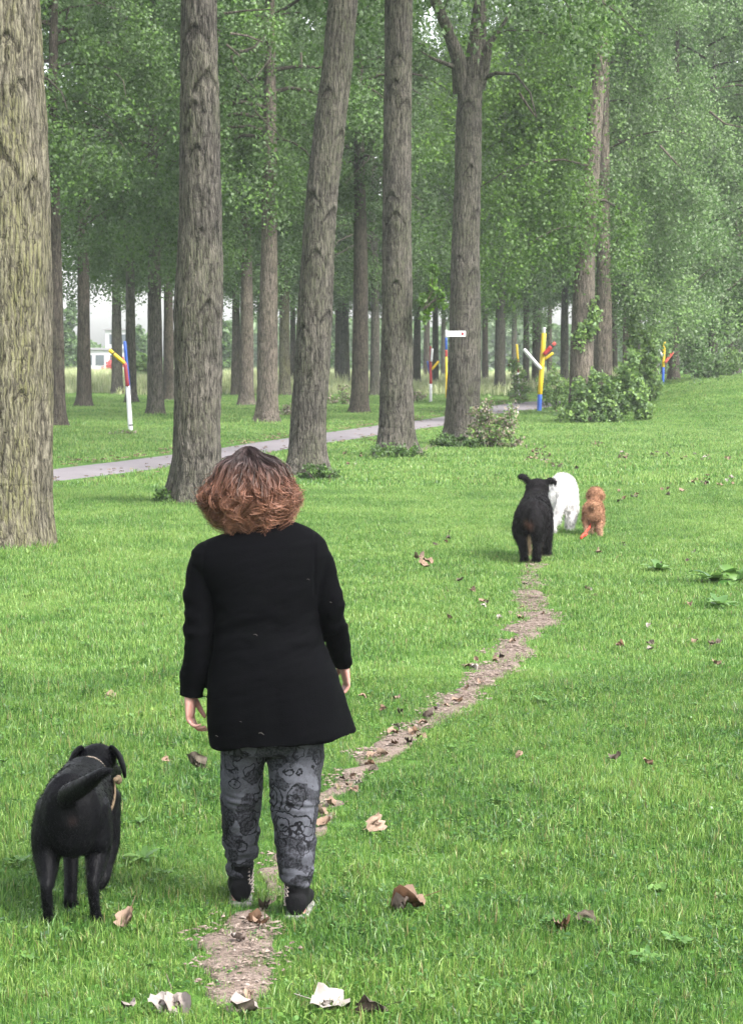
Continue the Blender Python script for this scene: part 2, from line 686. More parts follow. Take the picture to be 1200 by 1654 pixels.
def strip(name, L, R, mat, lift, step=0.08, cross=6, jit=0.0, seed=1):
    """a sheet of ground material between two edge lines, laid just over the lawn"""
    L, R = np.array([tuple(p) for p in L]), np.array([tuple(p) for p in R])
    mid = 0.5 * (L + R)
    s = np.concatenate([[0], np.cumsum(np.linalg.norm(np.diff(mid[:, :2], axis=0), axis=1))])
    n = max(int(s[-1] / step), 8)
    t = np.linspace(0, s[-1], n)
    li = np.stack([np.interp(t, s, L[:, k]) for k in (0, 1)], 1)
    ri = np.stack([np.interp(t, s, R[:, k]) for k in (0, 1)], 1)
    if jit:
        for e, sd in ((li, seed), (ri, seed + 5)):
            q = np.stack([t * 2.2, t * 0 + sd, t * 0], 1)
            q2 = np.stack([t * 9, t * 0 + sd, t * 0], 1)
            k = (vnoise(q, sd) - 0.5) * jit * 1.6 + (vnoise(q2, sd) - 0.5) * jit
            d = ri - li
            d /= np.linalg.norm(d, axis=1)[:, None] + 1e-9
            e += d * k[:, None]
    V, tt = [], np.linspace(0, 1, cross + 1)
    for a in tt:
        q = li * (1 - a) + ri * a
        z = H(q[:, 0], q[:, 1]) + lift
        if jit:
            z = z + (vnoise(np.c_[q * 7, q[:, :1] * 0], seed) - 0.5) * 0.018
        if a in (0.0, 1.0):
            z = z - lift - 0.02
        V.append(np.c_[q, z])
    V = np.concatenate(V)
    F = []
    for a in range(cross):
        i = np.arange(n - 1)
        F.append(np.c_[a * n + i, (a + 1) * n + i, (a + 1) * n + i + 1, a * n + i + 1])
    me = np_mesh(name, V, np.concatenate(F))
    o = link(name, me, None, mat)
    o['kind'] = 'structure'
    k = max(1, int(0.12 / step))
    return o, li[::k], ri[::k]


xs = np.concatenate([np.arange(-130, -30, 6), np.arange(-30, 30, 0.5), np.arange(30, 131, 6)])
ys = np.concatenate([np.arange(-10, 4, 2), np.arange(4, 110, 0.5), np.arange(110, 336, 5)])
gx, gy = np.meshgrid(xs, ys)
V = np.c_[gx.ravel(), gy.ravel(), H(gx.ravel(), gy.ravel())]
nx = len(xs)
ii, jj = np.meshgrid(np.arange(len(ys) - 1), np.arange(nx - 1), indexing='ij')
a0 = (ii * nx + jj).ravel()
lawn = link('lawn', np_mesh('lawn', V, np.c_[a0, a0 + 1, a0 + nx + 1, a0 + nx]), None, mat_ground())
lawn['kind'] = 'structure'

L, R = px_poly(TRAIL_ROWS)
trail, TR_L, TR_R = strip('dirt_trail', L, R, mat_dirt(), 0.008, 0.05, 6, 0.10, 3)
L = [G(x, a) for x, a, b in PATH_ROWS]
R = [G(x, b) for x, a, b in PATH_ROWS]
path, PA_L, PA_R = strip('asphalt_path', L, R, mat_asphalt(), 0.03, 0.5, 4, 0.0, 9)
L = [G(672, 728), G(690, 719), G(706, 714), G(722, 711)]
R = [G(684, 730), G(698, 724), G(710, 719), G(724, 716)]
side, SI_L, SI_R = strip('side_trail', L, R, trail.data.materials[0], 0.02, 0.2, 4, 0.1, 19)


def strip_dist(x, y, L, R):
    """distance outside a strip (negative inside)"""
    x, y = np.asarray(x), np.asarray(y)
    poly = np.concatenate([L, R[::-1]])
    inside = np.zeros(len(x), bool)
    best = np.full(len(x), 1e9)
    for k in range(len(poly)):
        x0, y0 = poly[k]
        x1, y1 = poly[(k + 1) % len(poly)]
        dx, dy = x1 - x0, y1 - y0
        t = np.clip(((x - x0) * dx + (y - y0) * dy) / (dx * dx + dy * dy + 1e-12), 0, 1)
        best = np.minimum(best, (x - x0 - t * dx) ** 2 + (y - y0 - t * dy) ** 2)
        if dy != 0:
            inside ^= ((y0 > y) != (y1 > y)) & (x < dx * (y - y0) / dy + x0)
    best = np.sqrt(best)
    return np.where(inside, -best, best)


# ------------------------------------------------------------------ leaves
def leaf_quads(C, size, droop=0.6, wid=0.8, jitter=0.35):
    n = len(C)
    ax = rng.normal(size=(n, 3))
    ax /= np.linalg.norm(ax, axis=1)[:, None]
    ax[:, 2] -= droop
    ax /= np.linalg.norm(ax, axis=1)[:, None]
    q = rng.normal(size=(n, 3))
    q[:, 2] += 0.5
    sd = np.cross(ax, q)
    sd /= np.linalg.norm(sd, axis=1)[:, None] + 1e-9
    nn = np.cross(sd, ax)
    s = size * (1 + jitter * rng.uniform(-1, 1, n))[:, None]
    fold = nn * s * 0.12
    v = np.stack([C - ax * s * 0.5, C + sd * s * wid * 0.5 + fold - ax * s * 0.08, C + ax * s * 0.5, C - sd * s * wid * 0.5 + fold - ax * s * 0.08], 1)
    return v.reshape(-1, 3), np.arange(n * 4, dtype=np.int32).reshape(-1, 4)


def tubes(polys, nseg=6):
    """tapered branch tubes: list of (points, radii) -> V, F"""
    V, F, b = [], [], 0
    for pts, rad in polys:
        pts = [Vector(p) for p in pts]
        m = len(pts)
        for i in range(m):
            d = (pts[min(i + 1, m - 1)] - pts[max(i - 1, 0)]).normalized()
            a = d.orthogonal().normalized()
            if i and abs(a.dot(pa)) < 0.99:
                a = (pa - d * pa.dot(d)).normalized()
            pa = a
            c = d.cross(a)
            for j in range(nseg):
                t = 2 * math.pi * j / nseg
                V.append(pts[i] + (a * math.cos(t) + c * math.sin(t)) * rad[i])
        for i in range(m - 1):
            for j in range(nseg):
                k = (j + 1) % nseg
                F.append((b + i * nseg + j, b + i * nseg + k, b + (i + 1) * nseg + k, b + (i + 1) * nseg + j))
        b += m * nseg
    return np.array([tuple(v) for v in V]), np.array(F, np.int32)


def make_crown(seed, zb, zt, R, nleaf, lsize, nbr=46, hang=1.0, side=None, spread=0.9):
    """crown of a poplar: rising limbs, drooping ends, leaf clumps strung along them with gaps between"""
    r = random.Random(seed)
    cents, wts, tints, polys = [], [], [], []
    for b in range(nbr):
        u = (b + r.random()) / nbr
        z0 = zb + (zt - zb) * (u ** 1.15) * 0.93
        if side is not None:
            az = side + r.gauss(0, spread)
        else:
            az = r.random() * 2 * math.pi
        prof = (1 - 0.65 * u) * (0.75 + 0.35 * min(1, u * 5))
        Ln = R * prof * r.uniform(0.65, 1.15)
        rise = r.uniform(0.25, 0.7) * (0.5 + u)
        pts = []
        for k in range(6):
            s = k / 5
            zz = z0 + Ln * (rise * s - hang * (0.25 + 0.5 * (1 - u)) * s * s)
            pts.append(Vector((math.cos(az + 0.35 * math.sin(3 * s + b)) * Ln * s, math.sin(az + 0.35 * math.sin(3 * s + b)) * Ln * s, zz)))
        rb = 0.02 + 0.012 * Ln
        if side is None or b % 4 == 0:
            polys.append((pts, [(rb if side is None else 0.6 * rb) * (1 - 0.85 * k / 5) for k in range(6)]))
        bt = r.uniform(0.1, 0.9)
        for k in range(12):
            s = r.uniform(0.3 if side is None else 0.08, 1.05)
            i = min(int(s * 5), 4)
            p = pts[i].lerp(pts[i + 1], s * 5 - i)
            off = Vector((r.gauss(0, 0.45), r.gauss(0, 0.45), r.gauss(-0.15, 0.4)))
            cents.append(p + off)
            wts.append(r.uniform(0.35, 1.0))
            tints.append(min(1, max(0, bt + r.gauss(0, 0.16))))
    cents = np.array([tuple(c) for c in cents])
    wts = np.array(wts)
    tints = np.array(tints)
    k = rng.choice(len(cents), nleaf, p=wts / wts.sum())
    sg = 0.10 + 0.20 * wts[k]
    C = cents[k] + rng.normal(size=(nleaf, 3)) * np.c_[sg, sg, sg * 1.15]
    # hanging strings of leaves
    C[:, 2] -= hang * np.abs(rng.normal(size=nleaf)) * 0.26
    V, F = leaf_quads(C, lsize)
    tint = np.repeat(np.clip(tints[k] + rng.normal(size=nleaf) * 0.16, 0, 1), 4)
    me = np_mesh('crown', V, F, False, {'tint': tint})
    tv, tf = tubes(polys, 5)
    bm_ = np_mesh('branchwork', tv, tf, True)
    bm_.materials.append(BARK_DARK)
    return me, bm_


CROWNS = {}
for key, args in {
    'mid_a': (1, 6.9, 21, 3.9, 68000, 0.108), 'mid_b': (2, 6.6, 20, 4.2, 68000, 0.108), 'mid_c': (3, 7.3, 22, 3.8, 68000, 0.108),
    'low_a': (4, 2.2, 20, 4.2, 70000, 0.108), 'low_b': (5, 2.8, 21, 4.4, 70000, 0.108), 'high': (6, 10.5, 23, 4.2, 22000, 0.12),
    'left': (7, 6.0, 20, 5.2, 66000, 0.10, 46, 1.0, 2.75, 0.5), 'right': (8, 4.2, 20, 5.2, 66000, 0.10, 46, 1.0, 0.35, 0.5),
}.items():
    me, bw = make_crown(*args)
    me.materials.append({'low_a': LEAF_PALE, 'low_b': LEAF_PALE, 'right': LEAF_PALE, 'left': LEAF_BRIGHT}.get(key, LEAF))
    CROWNS[key] = (me, bw)


# ------------------------------------------------------------------ tree trunks
def trunk_mesh(name, axis, rad, ztop, nseg, dz, flare=0.45, scars=(), bump=0.018, seed=0, limbs=()):
    """axis(z) -> (x, y) and rad(z) -> radius, local to the foot of the tree; scars (z, angle, size)"""
    zs = [-0.15]
    while zs[-1] < ztop:
        z = zs[-1]
        zs.append(z + (dz if z < 11 else 0.5) * (0.6 if z < 1 else 1))
    zs = np.array(zs)
    th = np.linspace(0, 2 * np.pi, nseg, endpoint=False)
    Z, T = np.meshgrid(zs, th, indexing='ij')
    r0 = np.array([rad(max(z, 0)) for z in zs])[:, None] * np.ones_like(T)
    ph = seed * 1.7
    fl = flare * np.exp(-np.maximum(Z, 0) / 0.26)
    r = r0 * (1 + fl * (1 + 0.5 * np.cos(5 * T + ph) + 0.35 * np.cos(3 * T - ph)))
    p = np.c_[(np.cos(T) * r0 * 3.2).ravel(), (np.sin(T) * r0 * 3.2).ravel(), (Z * 0.9).ravel()]
    r = r * (1 + 0.10 * (fbm(p, seed, 2).reshape(r.shape) - 0.5))
    if bump:
        q = np.c_[(np.cos(T) * r0 * 26).ravel(), (np.sin(T) * r0 * 26).ravel(), (Z * 4.0).ravel()]
        rn = fbm(q, seed + 3, 2).reshape(r.shape)
        r = r - bump * (1 - np.abs(2 * rn - 1)) ** 2.5
    scar = np.zeros_like(r)
    wob = fbm(np.c_[(T * 2.5).ravel(), (Z * 7).ravel(), (T * 0).ravel()], seed + 9, 3).reshape(r.shape)
    wob2 = fbm(np.c_[(np.cos(T) * r0 * 14).ravel(), (np.sin(T) * r0 * 14).ravel(), (Z * 5).ravel()], seed + 11, 2).reshape(r.shape)
    for zc, tc, s in scars:
        du = (np.angle(np.exp(1j * (T - tc)))) * r0
        dzz = Z - zc
        g = np.exp(-((du / (0.62 * s)) ** 2 + (dzz / (1.1 * s)) ** 2) * 1.3)
        r = r + 0.16 * s * g
        arch = np.abs(dzz - (0.75 * s - np.sqrt(du ** 2 + (0.25 * s) ** 2) * 1.5) - 0.25 * s * (wob - 0.5))
        inside = (np.abs(du) < 0.85 * s) & (dzz < 0.9 * s)
        scar = np.maximum(scar, np.where(inside, np.exp(-(arch / (0.11 * s + 0.012)) ** 2), 0))
        r = r - 0.025 * np.where(inside, np.exp(-(arch / (0.12 * s + 0.012)) ** 2), 0)
        eye = np.exp(-((du / (0.26 * s)) ** 2 + ((dzz - 0.1 * s) / (0.42 * s)) ** 2) ** 2)
        scar = np.maximum(scar, 0.75 * eye)
        r = r - 0.03 * eye
    ax = np.array([axis(max(z, 0)) for z in zs])
    V = np.c_[(np.cos(T) * r + ax[:, :1]).ravel(), (np.sin(T) * r + ax[:, 1:2]).ravel(), Z.ravel()]
    n, m = len(zs), nseg
    i, j = np.meshgrid(np.arange(n - 1), np.arange(m), indexing='ij')
    a = (i * m + j).ravel()
    b = (i * m + (j + 1) % m).ravel()
    F = np.c_[a, b, b + m, a + m]
    scar = scar * np.clip(0.1 + 1.5 * wob2, 0, 1)
    sc = scar.ravel()
    if limbs:
        tv, tf = tubes(limbs, 12)
        F = np.r_[F, tf + len(V)]
        V = np.r_[V, tv]
        sc = np.r_[sc, np.zeros(len(tv))]
    return np_mesh(name, V, F, True, {'scar': np.clip(sc * 0.8, 0, 1)})


TREE_POS = []
FACE = -math.pi / 2                      # angle on a trunk that faces the camera


def near_tree(label, dist, keys, bark, crown=None, scars=(), limbs=(), group=None, crown_kw=None, flare=0.4, nseg=96, dz=0.03, bright=None):
    """keys: rows of (py, x_left, x_right) on the photograph at this distance; the axis and girth follow them"""
    sc = SC(dist)
    base = G(0.5 * (keys[0][1] + keys[0][2]), keys[0][0])
    k = dist / base.y
    rows = []
    for py, a, b in keys:
        pa, pb = P(a, py, base.y), P(b, py, base.y)
        rows.append((pa.z - base.z, 0.5 * (pa.x + pb.x) - base.x, 0.5 * abs(pb.x - pa.x)))
    rows.sort()
    zz = [r[0] for r in rows]
    cx = [r[1] for r in rows]
    rr = [r[2] for r in rows]
    zt = 19.0

    def axis(z):
        if z > zz[-1]:
            s = (cx[-1] - cx[-2]) / (zz[-1] - zz[-2])
            return (cx[-1] + s * (z - zz[-1]) * 0.5, 0)
        return (float(np.interp(z, zz, cx)), 0)

    def rad(z):
        if z > zz[-1]:
            return max(0.05, rr[-1] * (1 - (z - zz[-1]) / (zt - zz[-1]) * 0.85))
        return float(np.interp(z, zz, rr))
    t = empty('poplar_tree', base, label, 'tree', group)
    lb = []
    for pts, rads in limbs:
        lb.append(([Vector(P(x, y, base.y + dy)) - base for x, y, dy in pts], rads))
    sd = len(TREE_POS) + 1
    link('trunk', trunk_mesh('trunk', axis, rad, zt, nseg, dz, flare, scars, 0.02, sd, lb), t, bark)
    if crown:
        c, bw = CROWNS[crown]
        o = link('crown', c, t)
        o2 = link('branchwork', bw, t)
        o2['kind'] = 'stuff'
        for q in (o, o2):
            q.rotation_euler = (0, 0, sd * 1.3)
            q.location = (axis(10)[0], 0, 0)
            for kk, vv in (crown_kw or {}).items():
                setattr(q, kk, vv)
    TREE_POS.append((base.x, base.y, rr[0]))
    return t, base


ROW = 'poplars in the near row along the lawn'
near_tree('thick poplar with yellow-green lichen on its bark, cut off by the left edge', 23.2,
          [(885, -72, 84), (800, -66, 85), (500, -60, 85), (300, -58, 82), (200, -57, 78), (120, -55, 72), (0, -50, 66)], BARK_LICHEN, 'high',
          [(4.0, FACE - 0.15, 0.34), (3.75, FACE + 0.85, 0.16), (4.75, FACE + 0.55, 0.13), (5.2, FACE + 0.2, 0.16), (2.4, FACE - 0.3, 0.12), (1.6, FACE + 0.5, 0.1)],
          group=ROW, flare=0.16, nseg=128, dz=0.025)
near_tree('straight poplar just left of the woman\'s hair, on the near side of the path', 30.1,
          [(815, 277, 362), (700, 280, 357), (500, 280, 362), (350, 289, 361), (200, 289, 357), (100, 290, 353), (0, 291, 351)], BARK, 'high',
          [(6.15, FACE - 0.15, 0.27), (5.55, FACE + 0.5, 0.27), (5.2, FACE - 0.2, 0.17), (4.65, FACE - 0.1, 0.13), (3.6, FACE + 0.1, 0.08), (2.6, FACE + 0.5, 0.2)], group=ROW, flare=0.4)
near_tree('leaning poplar that tilts to the right, directly behind the woman\'s head', 37.1,
          [(770, 463, 526), (700, 468, 527), (600, 474, 533), (500, 479, 538), (400, 487, 541), (300, 496, 548), (200, 507, 559), (100, 520, 571), (0, 529, 579)], BARK, 'high',
          [(4.65, FACE - 0.7, 0.22), (4.4, FACE + 0.9, 0.22), (3.7, FACE - 0.1, 0.22), (5.7, FACE + 0.9, 0.16), (6.4, FACE - 0.4, 0.16), (2.7, FACE + 0.9, 0.2), (2.5, FACE - 0.6, 0.1)], group=ROW, flare=0.42)
near_tree('straight slim knotty poplar between the leaning poplar and the forked poplar', 44.4,
          [(738, 609, 668), (650, 612, 668), (500, 616, 667), (300, 617, 665), (200, 619, 665), (100, 620, 666), (0, 620, 667)], BARK, 'high',
          [(7.8, FACE + 0.0, 0.2), (7.3, FACE - 0.2, 0.18), (6.9, FACE + 0.6, 0.22), (5.1, FACE - 0.4, 0.2), (4.7, FACE - 0.1, 0.25), (3.4, FACE - 0.1, 0.15), (9.0, FACE + 0.3, 0.22)], group=ROW, flare=0.42)
near_tree('forked poplar with a small white plate on its trunk', 49.9,
          [(720, 716, 776), (690, 719, 774), (600, 722, 777), (500, 725, 777), (400, 728, 775), (300, 733, 777), (200, 735, 779), (150, 738, 780), (60, 757, 786), (0, 764, 786)], BARK, 'high',
          [(6.2, FACE + 0.2, 0.2), (5.2, FACE + 0.8, 0.22), (3.9, FACE + 0.6, 0.18), (7.6, FACE - 0.2, 0.25), (4.2, FACE - 0.5, 0.15)],
          limbs=[([(748, 150, 0), (740, 95, -0.1), (722, 45, -0.3), (704, 5, -0.5), (686, -60, -0.6)], [0.24, 0.17, 0.13, 0.12, 0.1]),
                 ([(770, 140, 0), (783, 105, -0.1), (790, 70, -0.2), (812, 40, -0.3), (830, 8, -0.3)], [0.2, 0.13, 0.08, 0.04, 0.03]),
                 ([(745, 112, 0), (722, 104, -0.3), (700, 95, -0.6), (680, 83, -0.8)], [0.07, 0.05, 0.035, 0.015]),
                 ([(775, 130, 0), (800, 118, -0.3), (832, 120, -0.6), (856, 150, -0.7), (866, 190, -0.8)], [0.06, 0.045, 0.03, 0.025, 0.015])],
          group=ROW, flare=0.5)
near_tree('poplar with a leafy burr, rising out of the big green bush on the right', 68,
          [(682, 918, 960), (640, 918, 957), (560, 920, 958), (500, 923, 960), (380, 930, 962), (280, 940, 968), (180, 948, 974), (60, 958, 980)], BARK_PALE, 'left',
          [(4.4, FACE, 0.2)], group=ROW, crown_kw={'location': (0, -1.3, -0.3), 'rotation_euler': (0, 0, 0)}, flare=0.35, nseg=48, dz=0.06)
near_tree('poplar standing close behind the burred poplar, to its right', 79,
          [(668, 956, 990), (600, 958, 989), (500, 962, 988), (350, 963, 985), (250, 964, 984), (120, 966, 984)], BARK_PALE, 'right',
          [(5.4, FACE, 0.16)], group=ROW, crown_kw={'location': (0.2, 0.2, 0), 'rotation_euler': (0, 0, 0)}, flare=0.3, nseg=40, dz=0.08)


def far_tree(label, px, py, wpx, crown, bark=BARK, lean=0.0, group='poplars standing in the wood beyond the path', dist=None, cz=0.0, cs=1.0, side=0.0, trunk_top=16.0, low=True):
    """a poplar whose foot is seen at (px, py); wpx its girth on the photograph at breast height"""
    if dist:
        q = ray(px, py)
        base = Vector((q.x / q.y * dist, dist, Hf(q.x / q.y * dist, dist)))
    else:
        base = G(px, py)
    r0 = 0.5 * wpx / SC(base.y)
    sd = len(TREE_POS) + 1
    r_ = random.Random(sd)
    a, b = r_.uniform(-0.03, 0.03), r_.uniform(0, 6)

    def axis(z):
        return (lean * z + a * z * math.sin(z * 0.35 + b) * 0.3, 0)

    def rad(z):
        return max(0.03, r0 * (1.06 - 0.9 * z / 19))
    t = empty('poplar_tree', base, label, 'tree', group)
    scars = [(r_.uniform(1.5, 7), FACE + r_.uniform(-0.8, 0.8), r_.uniform(0.1, 0.18)) for _ in range(4)]
    link('trunk', trunk_mesh('trunk', axis, rad, trunk_top, 20, 0.14 if base.y < 120 else 0.4, 0.4, scars if base.y < 100 else (), 0.012, sd), t, bark)
    if crown:
        c, bw = CROWNS[crown]
        for nm, d in (('crown', c), ('branchwork', bw)):
            o = link(nm, d, t)
            if nm == 'branchwork':
                o['kind'] = 'stuff'
            o.rotation_euler = (0, 0, r_.uniform(0, 6.28))
            s = cs * r_.uniform(0.93, 1.07)
            o.scale = (s, s, s * r_.uniform(0.97, 1.03))
            o.location = (axis(9)[0] + side, 0, cz)
    TREE_POS.append((base.x, base.y, r0))
    return t, base


M3 = ['mid_a', 'mid_b', 'mid_c']
far_tree('dark slim poplar half hidden by the lichened trunk at the left edge', 93, 690, 27, 'mid_c', BARK_DARK, cz=0.8)
far_tree('dark poplar on the mown grass left of the white pole with the yellow arm', 137, 658, 23, 'mid_a', BARK_DARK, cz=0.2)
far_tree('far pale poplar just behind the yellow arm of the white pole', 190, 638, 18, 'mid_b')
far_tree('slim poplar directly behind the blue end of the white pole', 212, 652, 18, 'mid_c', cz=-0.3)
far_tree('poplar to the right of the white pole, the nearer of two close trunks', 252, 672, 26, 'mid_b', BARK, lean=-0.004, cz=0.0)
far_tree('dark poplar half behind the straight poplar left of the woman\'s hair', 273, 648, 18, 'mid_a', BARK_DARK)
far_tree('pale poplar in the gap right of the straight poplar, a dark trunk behind it', 398, 656, 24, 'mid_c', BARK_PALE, lean=0.004, cz=-0.4)
far_tree('thin dark poplar showing as a strip at the left side of a pale poplar', 381, 640, 15, 'mid_a', BARK_DARK)
far_tree('pale poplar at the path edge above the woman\'s hair, left of the leaning poplar', 432, 684, 34, 'mid_b', BARK_PALE, lean=0.011, cz=1.3)
far_tree('yellowish poplar trunk between the pale path-side poplar and the leaning poplar', 460, 640, 19, 'mid_a', BARK_LICHEN, cz=-0.3)
far_tree('thin black-looking poplar touching the left side of the leaning poplar', 473, 628, 10, 'mid_b', BARK_DARK)
far_tree('slim dark left trunk of the close pair right of the leaning poplar', 546, 627, 11, 'mid_c', BARK_DARK, cz=-0.5)
far_tree('wider right trunk of the close pair right of the leaning poplar', 557, 628, 17, 'mid_a', BARK, cz=-0.5)
far_tree('dark poplar beyond the path midway between the leaning and the knotty poplar', 581, 668, 28, 'mid_c', BARK_DARK, lean=0.004, cz=0.7)
far_tree('poplar peeping out behind the dark mid-gap trunk, left of the knotty poplar', 605, 640, 16, 'mid_b', BARK)
far_tree('poplar showing as a strip along the right side of the knotty poplar', 673, 628, 13, 'mid_b', BARK_DARK)
far_tree('thin poplar left of the red and white branched pole', 689, 617, 11, 'mid_c', BARK_DARK)
far_tree('thin dark poplar behind the yellow arm of the red and white pole', 703, 627, 11, 'mid_a', BARK_DARK)
far_tree('thin poplar seen left of the forked poplar near the blue pole', 716, 616, 9, 'mid_b', BARK)
far_tree('thin dark poplar close to the right side of the forked poplar', 783, 624, 11, 'mid_b', BARK_DARK, cz=-0.3)
far_tree('poplar leaning slightly right between the forked poplar and the yellow pole', 807, 636, 18, 'mid_c', BARK, lean=0.008, cz=-0.6)
far_tree('very thin far poplar left of the leafy sapling across the path', 830, 613, 10, 'mid_a', BARK)
far_tree('slim poplar behind the raised white arm of the yellow pole', 849, 628, 11, 'mid_b', BARK)
far_tree('dark poplar directly behind the yellow pole', 867, 626, 17, 'mid_c', BARK_DARK, cz=-0.5)
far_tree('thin dark poplar behind the red arm of the yellow pole', 887, 611, 9, 'mid_a', BARK_DARK)
far_tree('tall slim poplar just left of the burred poplar', 911, 626, 14, 'mid_b', BARK, cz=-0.5)
far_tree('thin dark poplar right of the two close trunks behind the bush', 991, 640, 11, 'mid_a', BARK_DARK, dist=118)
far_tree('slender pale poplar rising out of the tall bush on the right', 1011, 640, 14, 'low_a', BARK_PALE, dist=88, cz=3.0, cs=0.9)
far_tree('slim dark poplar left of the pinkish trunk by the far pole', 1057, 620, 11, 'mid_b', BARK_DARK, dist=125)
far_tree('slim poplar touching the left side of the pinkish trunk', 1071, 620, 10, 'mid_c', BARK, dist=132)
far_tree('pinkish pale poplar next to the yellow and blue pole on the far right', 1087, 640, 18, 'low_b', BARK_PALE, dist=92, cz=1.6, side=1.2)
far_tree('dark poplar at the top of the grassy bank on the right', 1150, 625, 16, 'low_a', BARK, dist=104, cz=0.6)
far_tree('last poplar by the right edge at the top of the grassy bank', 1176, 618, 17, 'low_b', BARK_DARK, dist=112, cz=-0.4)
far_tree('poplar with its foliage down to the bank, cut by the right edge', 1235, 620, 20, 'low_a', BARK, dist=86, cz=0.9, cs=1.1)
# deep wood
deep = [(300, 130), (335, 118), (420, 135), (500, 140), (640, 130), (745, 135), (930, 128), (960, 150), (1030, 150), (1110, 140), (1190, 135)]
for k, (px, d) in enumerate(deep):
    far_tree('thin distant poplar deep in the wood behind the nearer trunks', px, 600, SC(d) * random.uniform(0.35, 0.5), M3[k % 3], BARK_DARK if k % 2 else BARK,
             group='deep wood poplars', dist=d + random.uniform(-4, 4), cz=random.uniform(-0.4, 0.6) + (0.8 if px < 180 else 0), cs=1.08)

# bare twigs that show pale in the canopy
twigs = [
    [(64, 96, 22), (64, 112, 12), (64, 150, 8), (64, 175, 2)], [(64, 112, 12), (64, 104, 45), (64, 120, 62), (64, 128, 78)],
    [(55, 362, 22), (55, 400, 17), (55, 440, 15)], [(58, 366, 72), (58, 385, 88), (58, 396, 100)], [(58, 388, 84), (58, 412, 76), (58, 422, 62), (58, 415, 62)],
    [(60, 372, 54), (60, 400, 58), (60, 425, 68), (60, 428, 56)], [(66, 205, 195), (66, 240, 176), (66, 284, 178)], [(60, 486, 85), (60, 488, 110)],
    [(62, 1065, 235), (62, 1090, 262), (62, 1105, 276)], [(58, 1145, 180), (58, 1170, 200), (58, 1200, 206)], [(56, 968, 90), (56, 975, 120)], [(52, 838, 150), (52, 858, 180), (52, 866, 190)],
]
TWIG_LABELS = ['long pale bare twig in the top left canopy, right of the lichened trunk', 'drooping pale twig below the long one in the top left canopy',
               'short pale level twig by the top edge, right of the straight poplar', 'bent pale twig right of the straight poplar, lower of a crossing pair', 'pale twig slanting up across the bent one right of the straight poplar',
               'hooked pale twig between the straight poplar and the leaning poplar', 'dark level bough left of the straight poplar, a third of the way down', 'tiny hanging twig just left of the leaning poplar\'s top',
               'pale slanting twig in the right canopy above the far pole', 'pale twig by the right edge in the upper canopy', 'short hanging twig above the burred poplar near the top edge', 'drooping twig right of the forked poplar\'s crotch']
for k, tw in enumerate(twigs):
    pts = [P(x, y, d) for d, x, y in tw]
    V, F = tubes([(pts, [0.035 - 0.022 * i / (len(pts) - 1) for i in range(len(pts))])], 6)
    c = V.mean(0)
    o = link('dead_twig', np_mesh('dead_twig', V - c, F), None, BARK_PALE, c)
    o['label'] = TWIG_LABELS[k]
    o['category'] = 'twig'
    o['group'] = 'dead twigs in the canopy'


# ------------------------------------------------------------------ bushes and saplings
def bush_parts(root, blobs, nleaf, lsize, mat, stems=8, drymat=None, dry=0.0, sd=0, air=False):
    """blobs: (dx, dy, z, rx, ry, rz) leaf masses, local"""
    r = random.Random(sd)
    w_ = np.array([b[3] * b[4] * b[5] for b in blobs]) ** 0.7
    sub, sw, st = [], [], []
    for bi, b in enumerate(blobs):
        for _ in range(26):
            d = Vector((r.gauss(0, 1), r.gauss(0, 1), r.gauss(0, 1))).normalized() * (r.random() ** 0.4)
            sub.append((b[0] + d.x * b[3], b[1] + d.y * b[4], (b[2] + d.z * b[5]) if air else max(0.06, b[2] + d.z * b[5])))
            sw.append(w_[bi] * r.uniform(0.3, 1))
            st.append(r.uniform(0.15, 0.9))
    sub, sw, st = np.array(sub), np.array(sw), np.array(st)
    k = rng.choice(len(sub), nleaf, p=sw / sw.sum())
    rel = 0.24 * np.mean([min(b[3:6]) for b in blobs])
    C = sub[k] + rng.normal(size=(nleaf, 3)) * rel
    if not air:
        C[:, 2] = np.abs(C[:, 2] - 0.03) + 0.03
    isdry = rng.random(nleaf) < dry * (1.6 - 1.2 * st[k])
    for nm, sel, m in (('foliage', ~isdry, mat), ('dry_foliage', isdry, drymat)):
        if sel.sum() == 0 or m is None:
            continue
        V, F = leaf_quads(C[sel], lsize * (0.85 if nm == 'dry_foliage' else 1), 0.25)
        tint = np.repeat(np.clip(st[k][sel] + rng.normal(size=sel.sum()) * 0.18, 0, 1), 4)
        link(nm, np_mesh(nm, V, F, False, {'tint': tint}), root, m)
    polys = []
    for _ in range(stems):
        b = r.choice(blobs)
        tip = Vector((b[0] + r.gauss(0, 0.5) * b[3], b[1] + r.gauss(0, 0.5) * b[4], b[2] + r.uniform(0, 0.9) * b[5]))
        ft = Vector((tip.x * 0.35 + r.gauss(0, 0.05), tip.y * 0.35 + r.gauss(0, 0.05), -0.05))
        mid = ft.lerp(tip, 0.5) + Vector((r.gauss(0, 0.06), r.gauss(0, 0.06), 0.05))
        polys.append(([ft, mid, tip], [0.014, 0.01, 0.004]))
    V, F = tubes(polys, 5)
    link('stems', np_mesh('stems', V, F), root, BARK_DARK)['kind'] = 'stuff'


def bush(label, d, px, py, blobs, nleaf, lsize, mat=LEAF_BUSH, dry=0.0, sd=0, name='bush', cat='bush', group=None, stems=10, up=0):
    """blobs in photograph pixels round the foot (px, py) at distance d: (dx, up, half-width, half-height)"""
    q = ray(px, py)
    x = q.x / q.y * d
    s = SC(d)
    t = empty(name, (x, d, P(px, py - up, d).z if up else Hf(x, d)), label, cat, group)
    bl = [(a / s, random.uniform(-0.15, 0.15) * w_ / s, (u - up) / s, w_ / s, 0.8 * w_ / s, h / s) for a, u, w_, h in blobs]
    bush_parts(t, bl, nleaf, lsize, mat, stems, LEAF_DRY, dry, sd, bool(up))
    return t


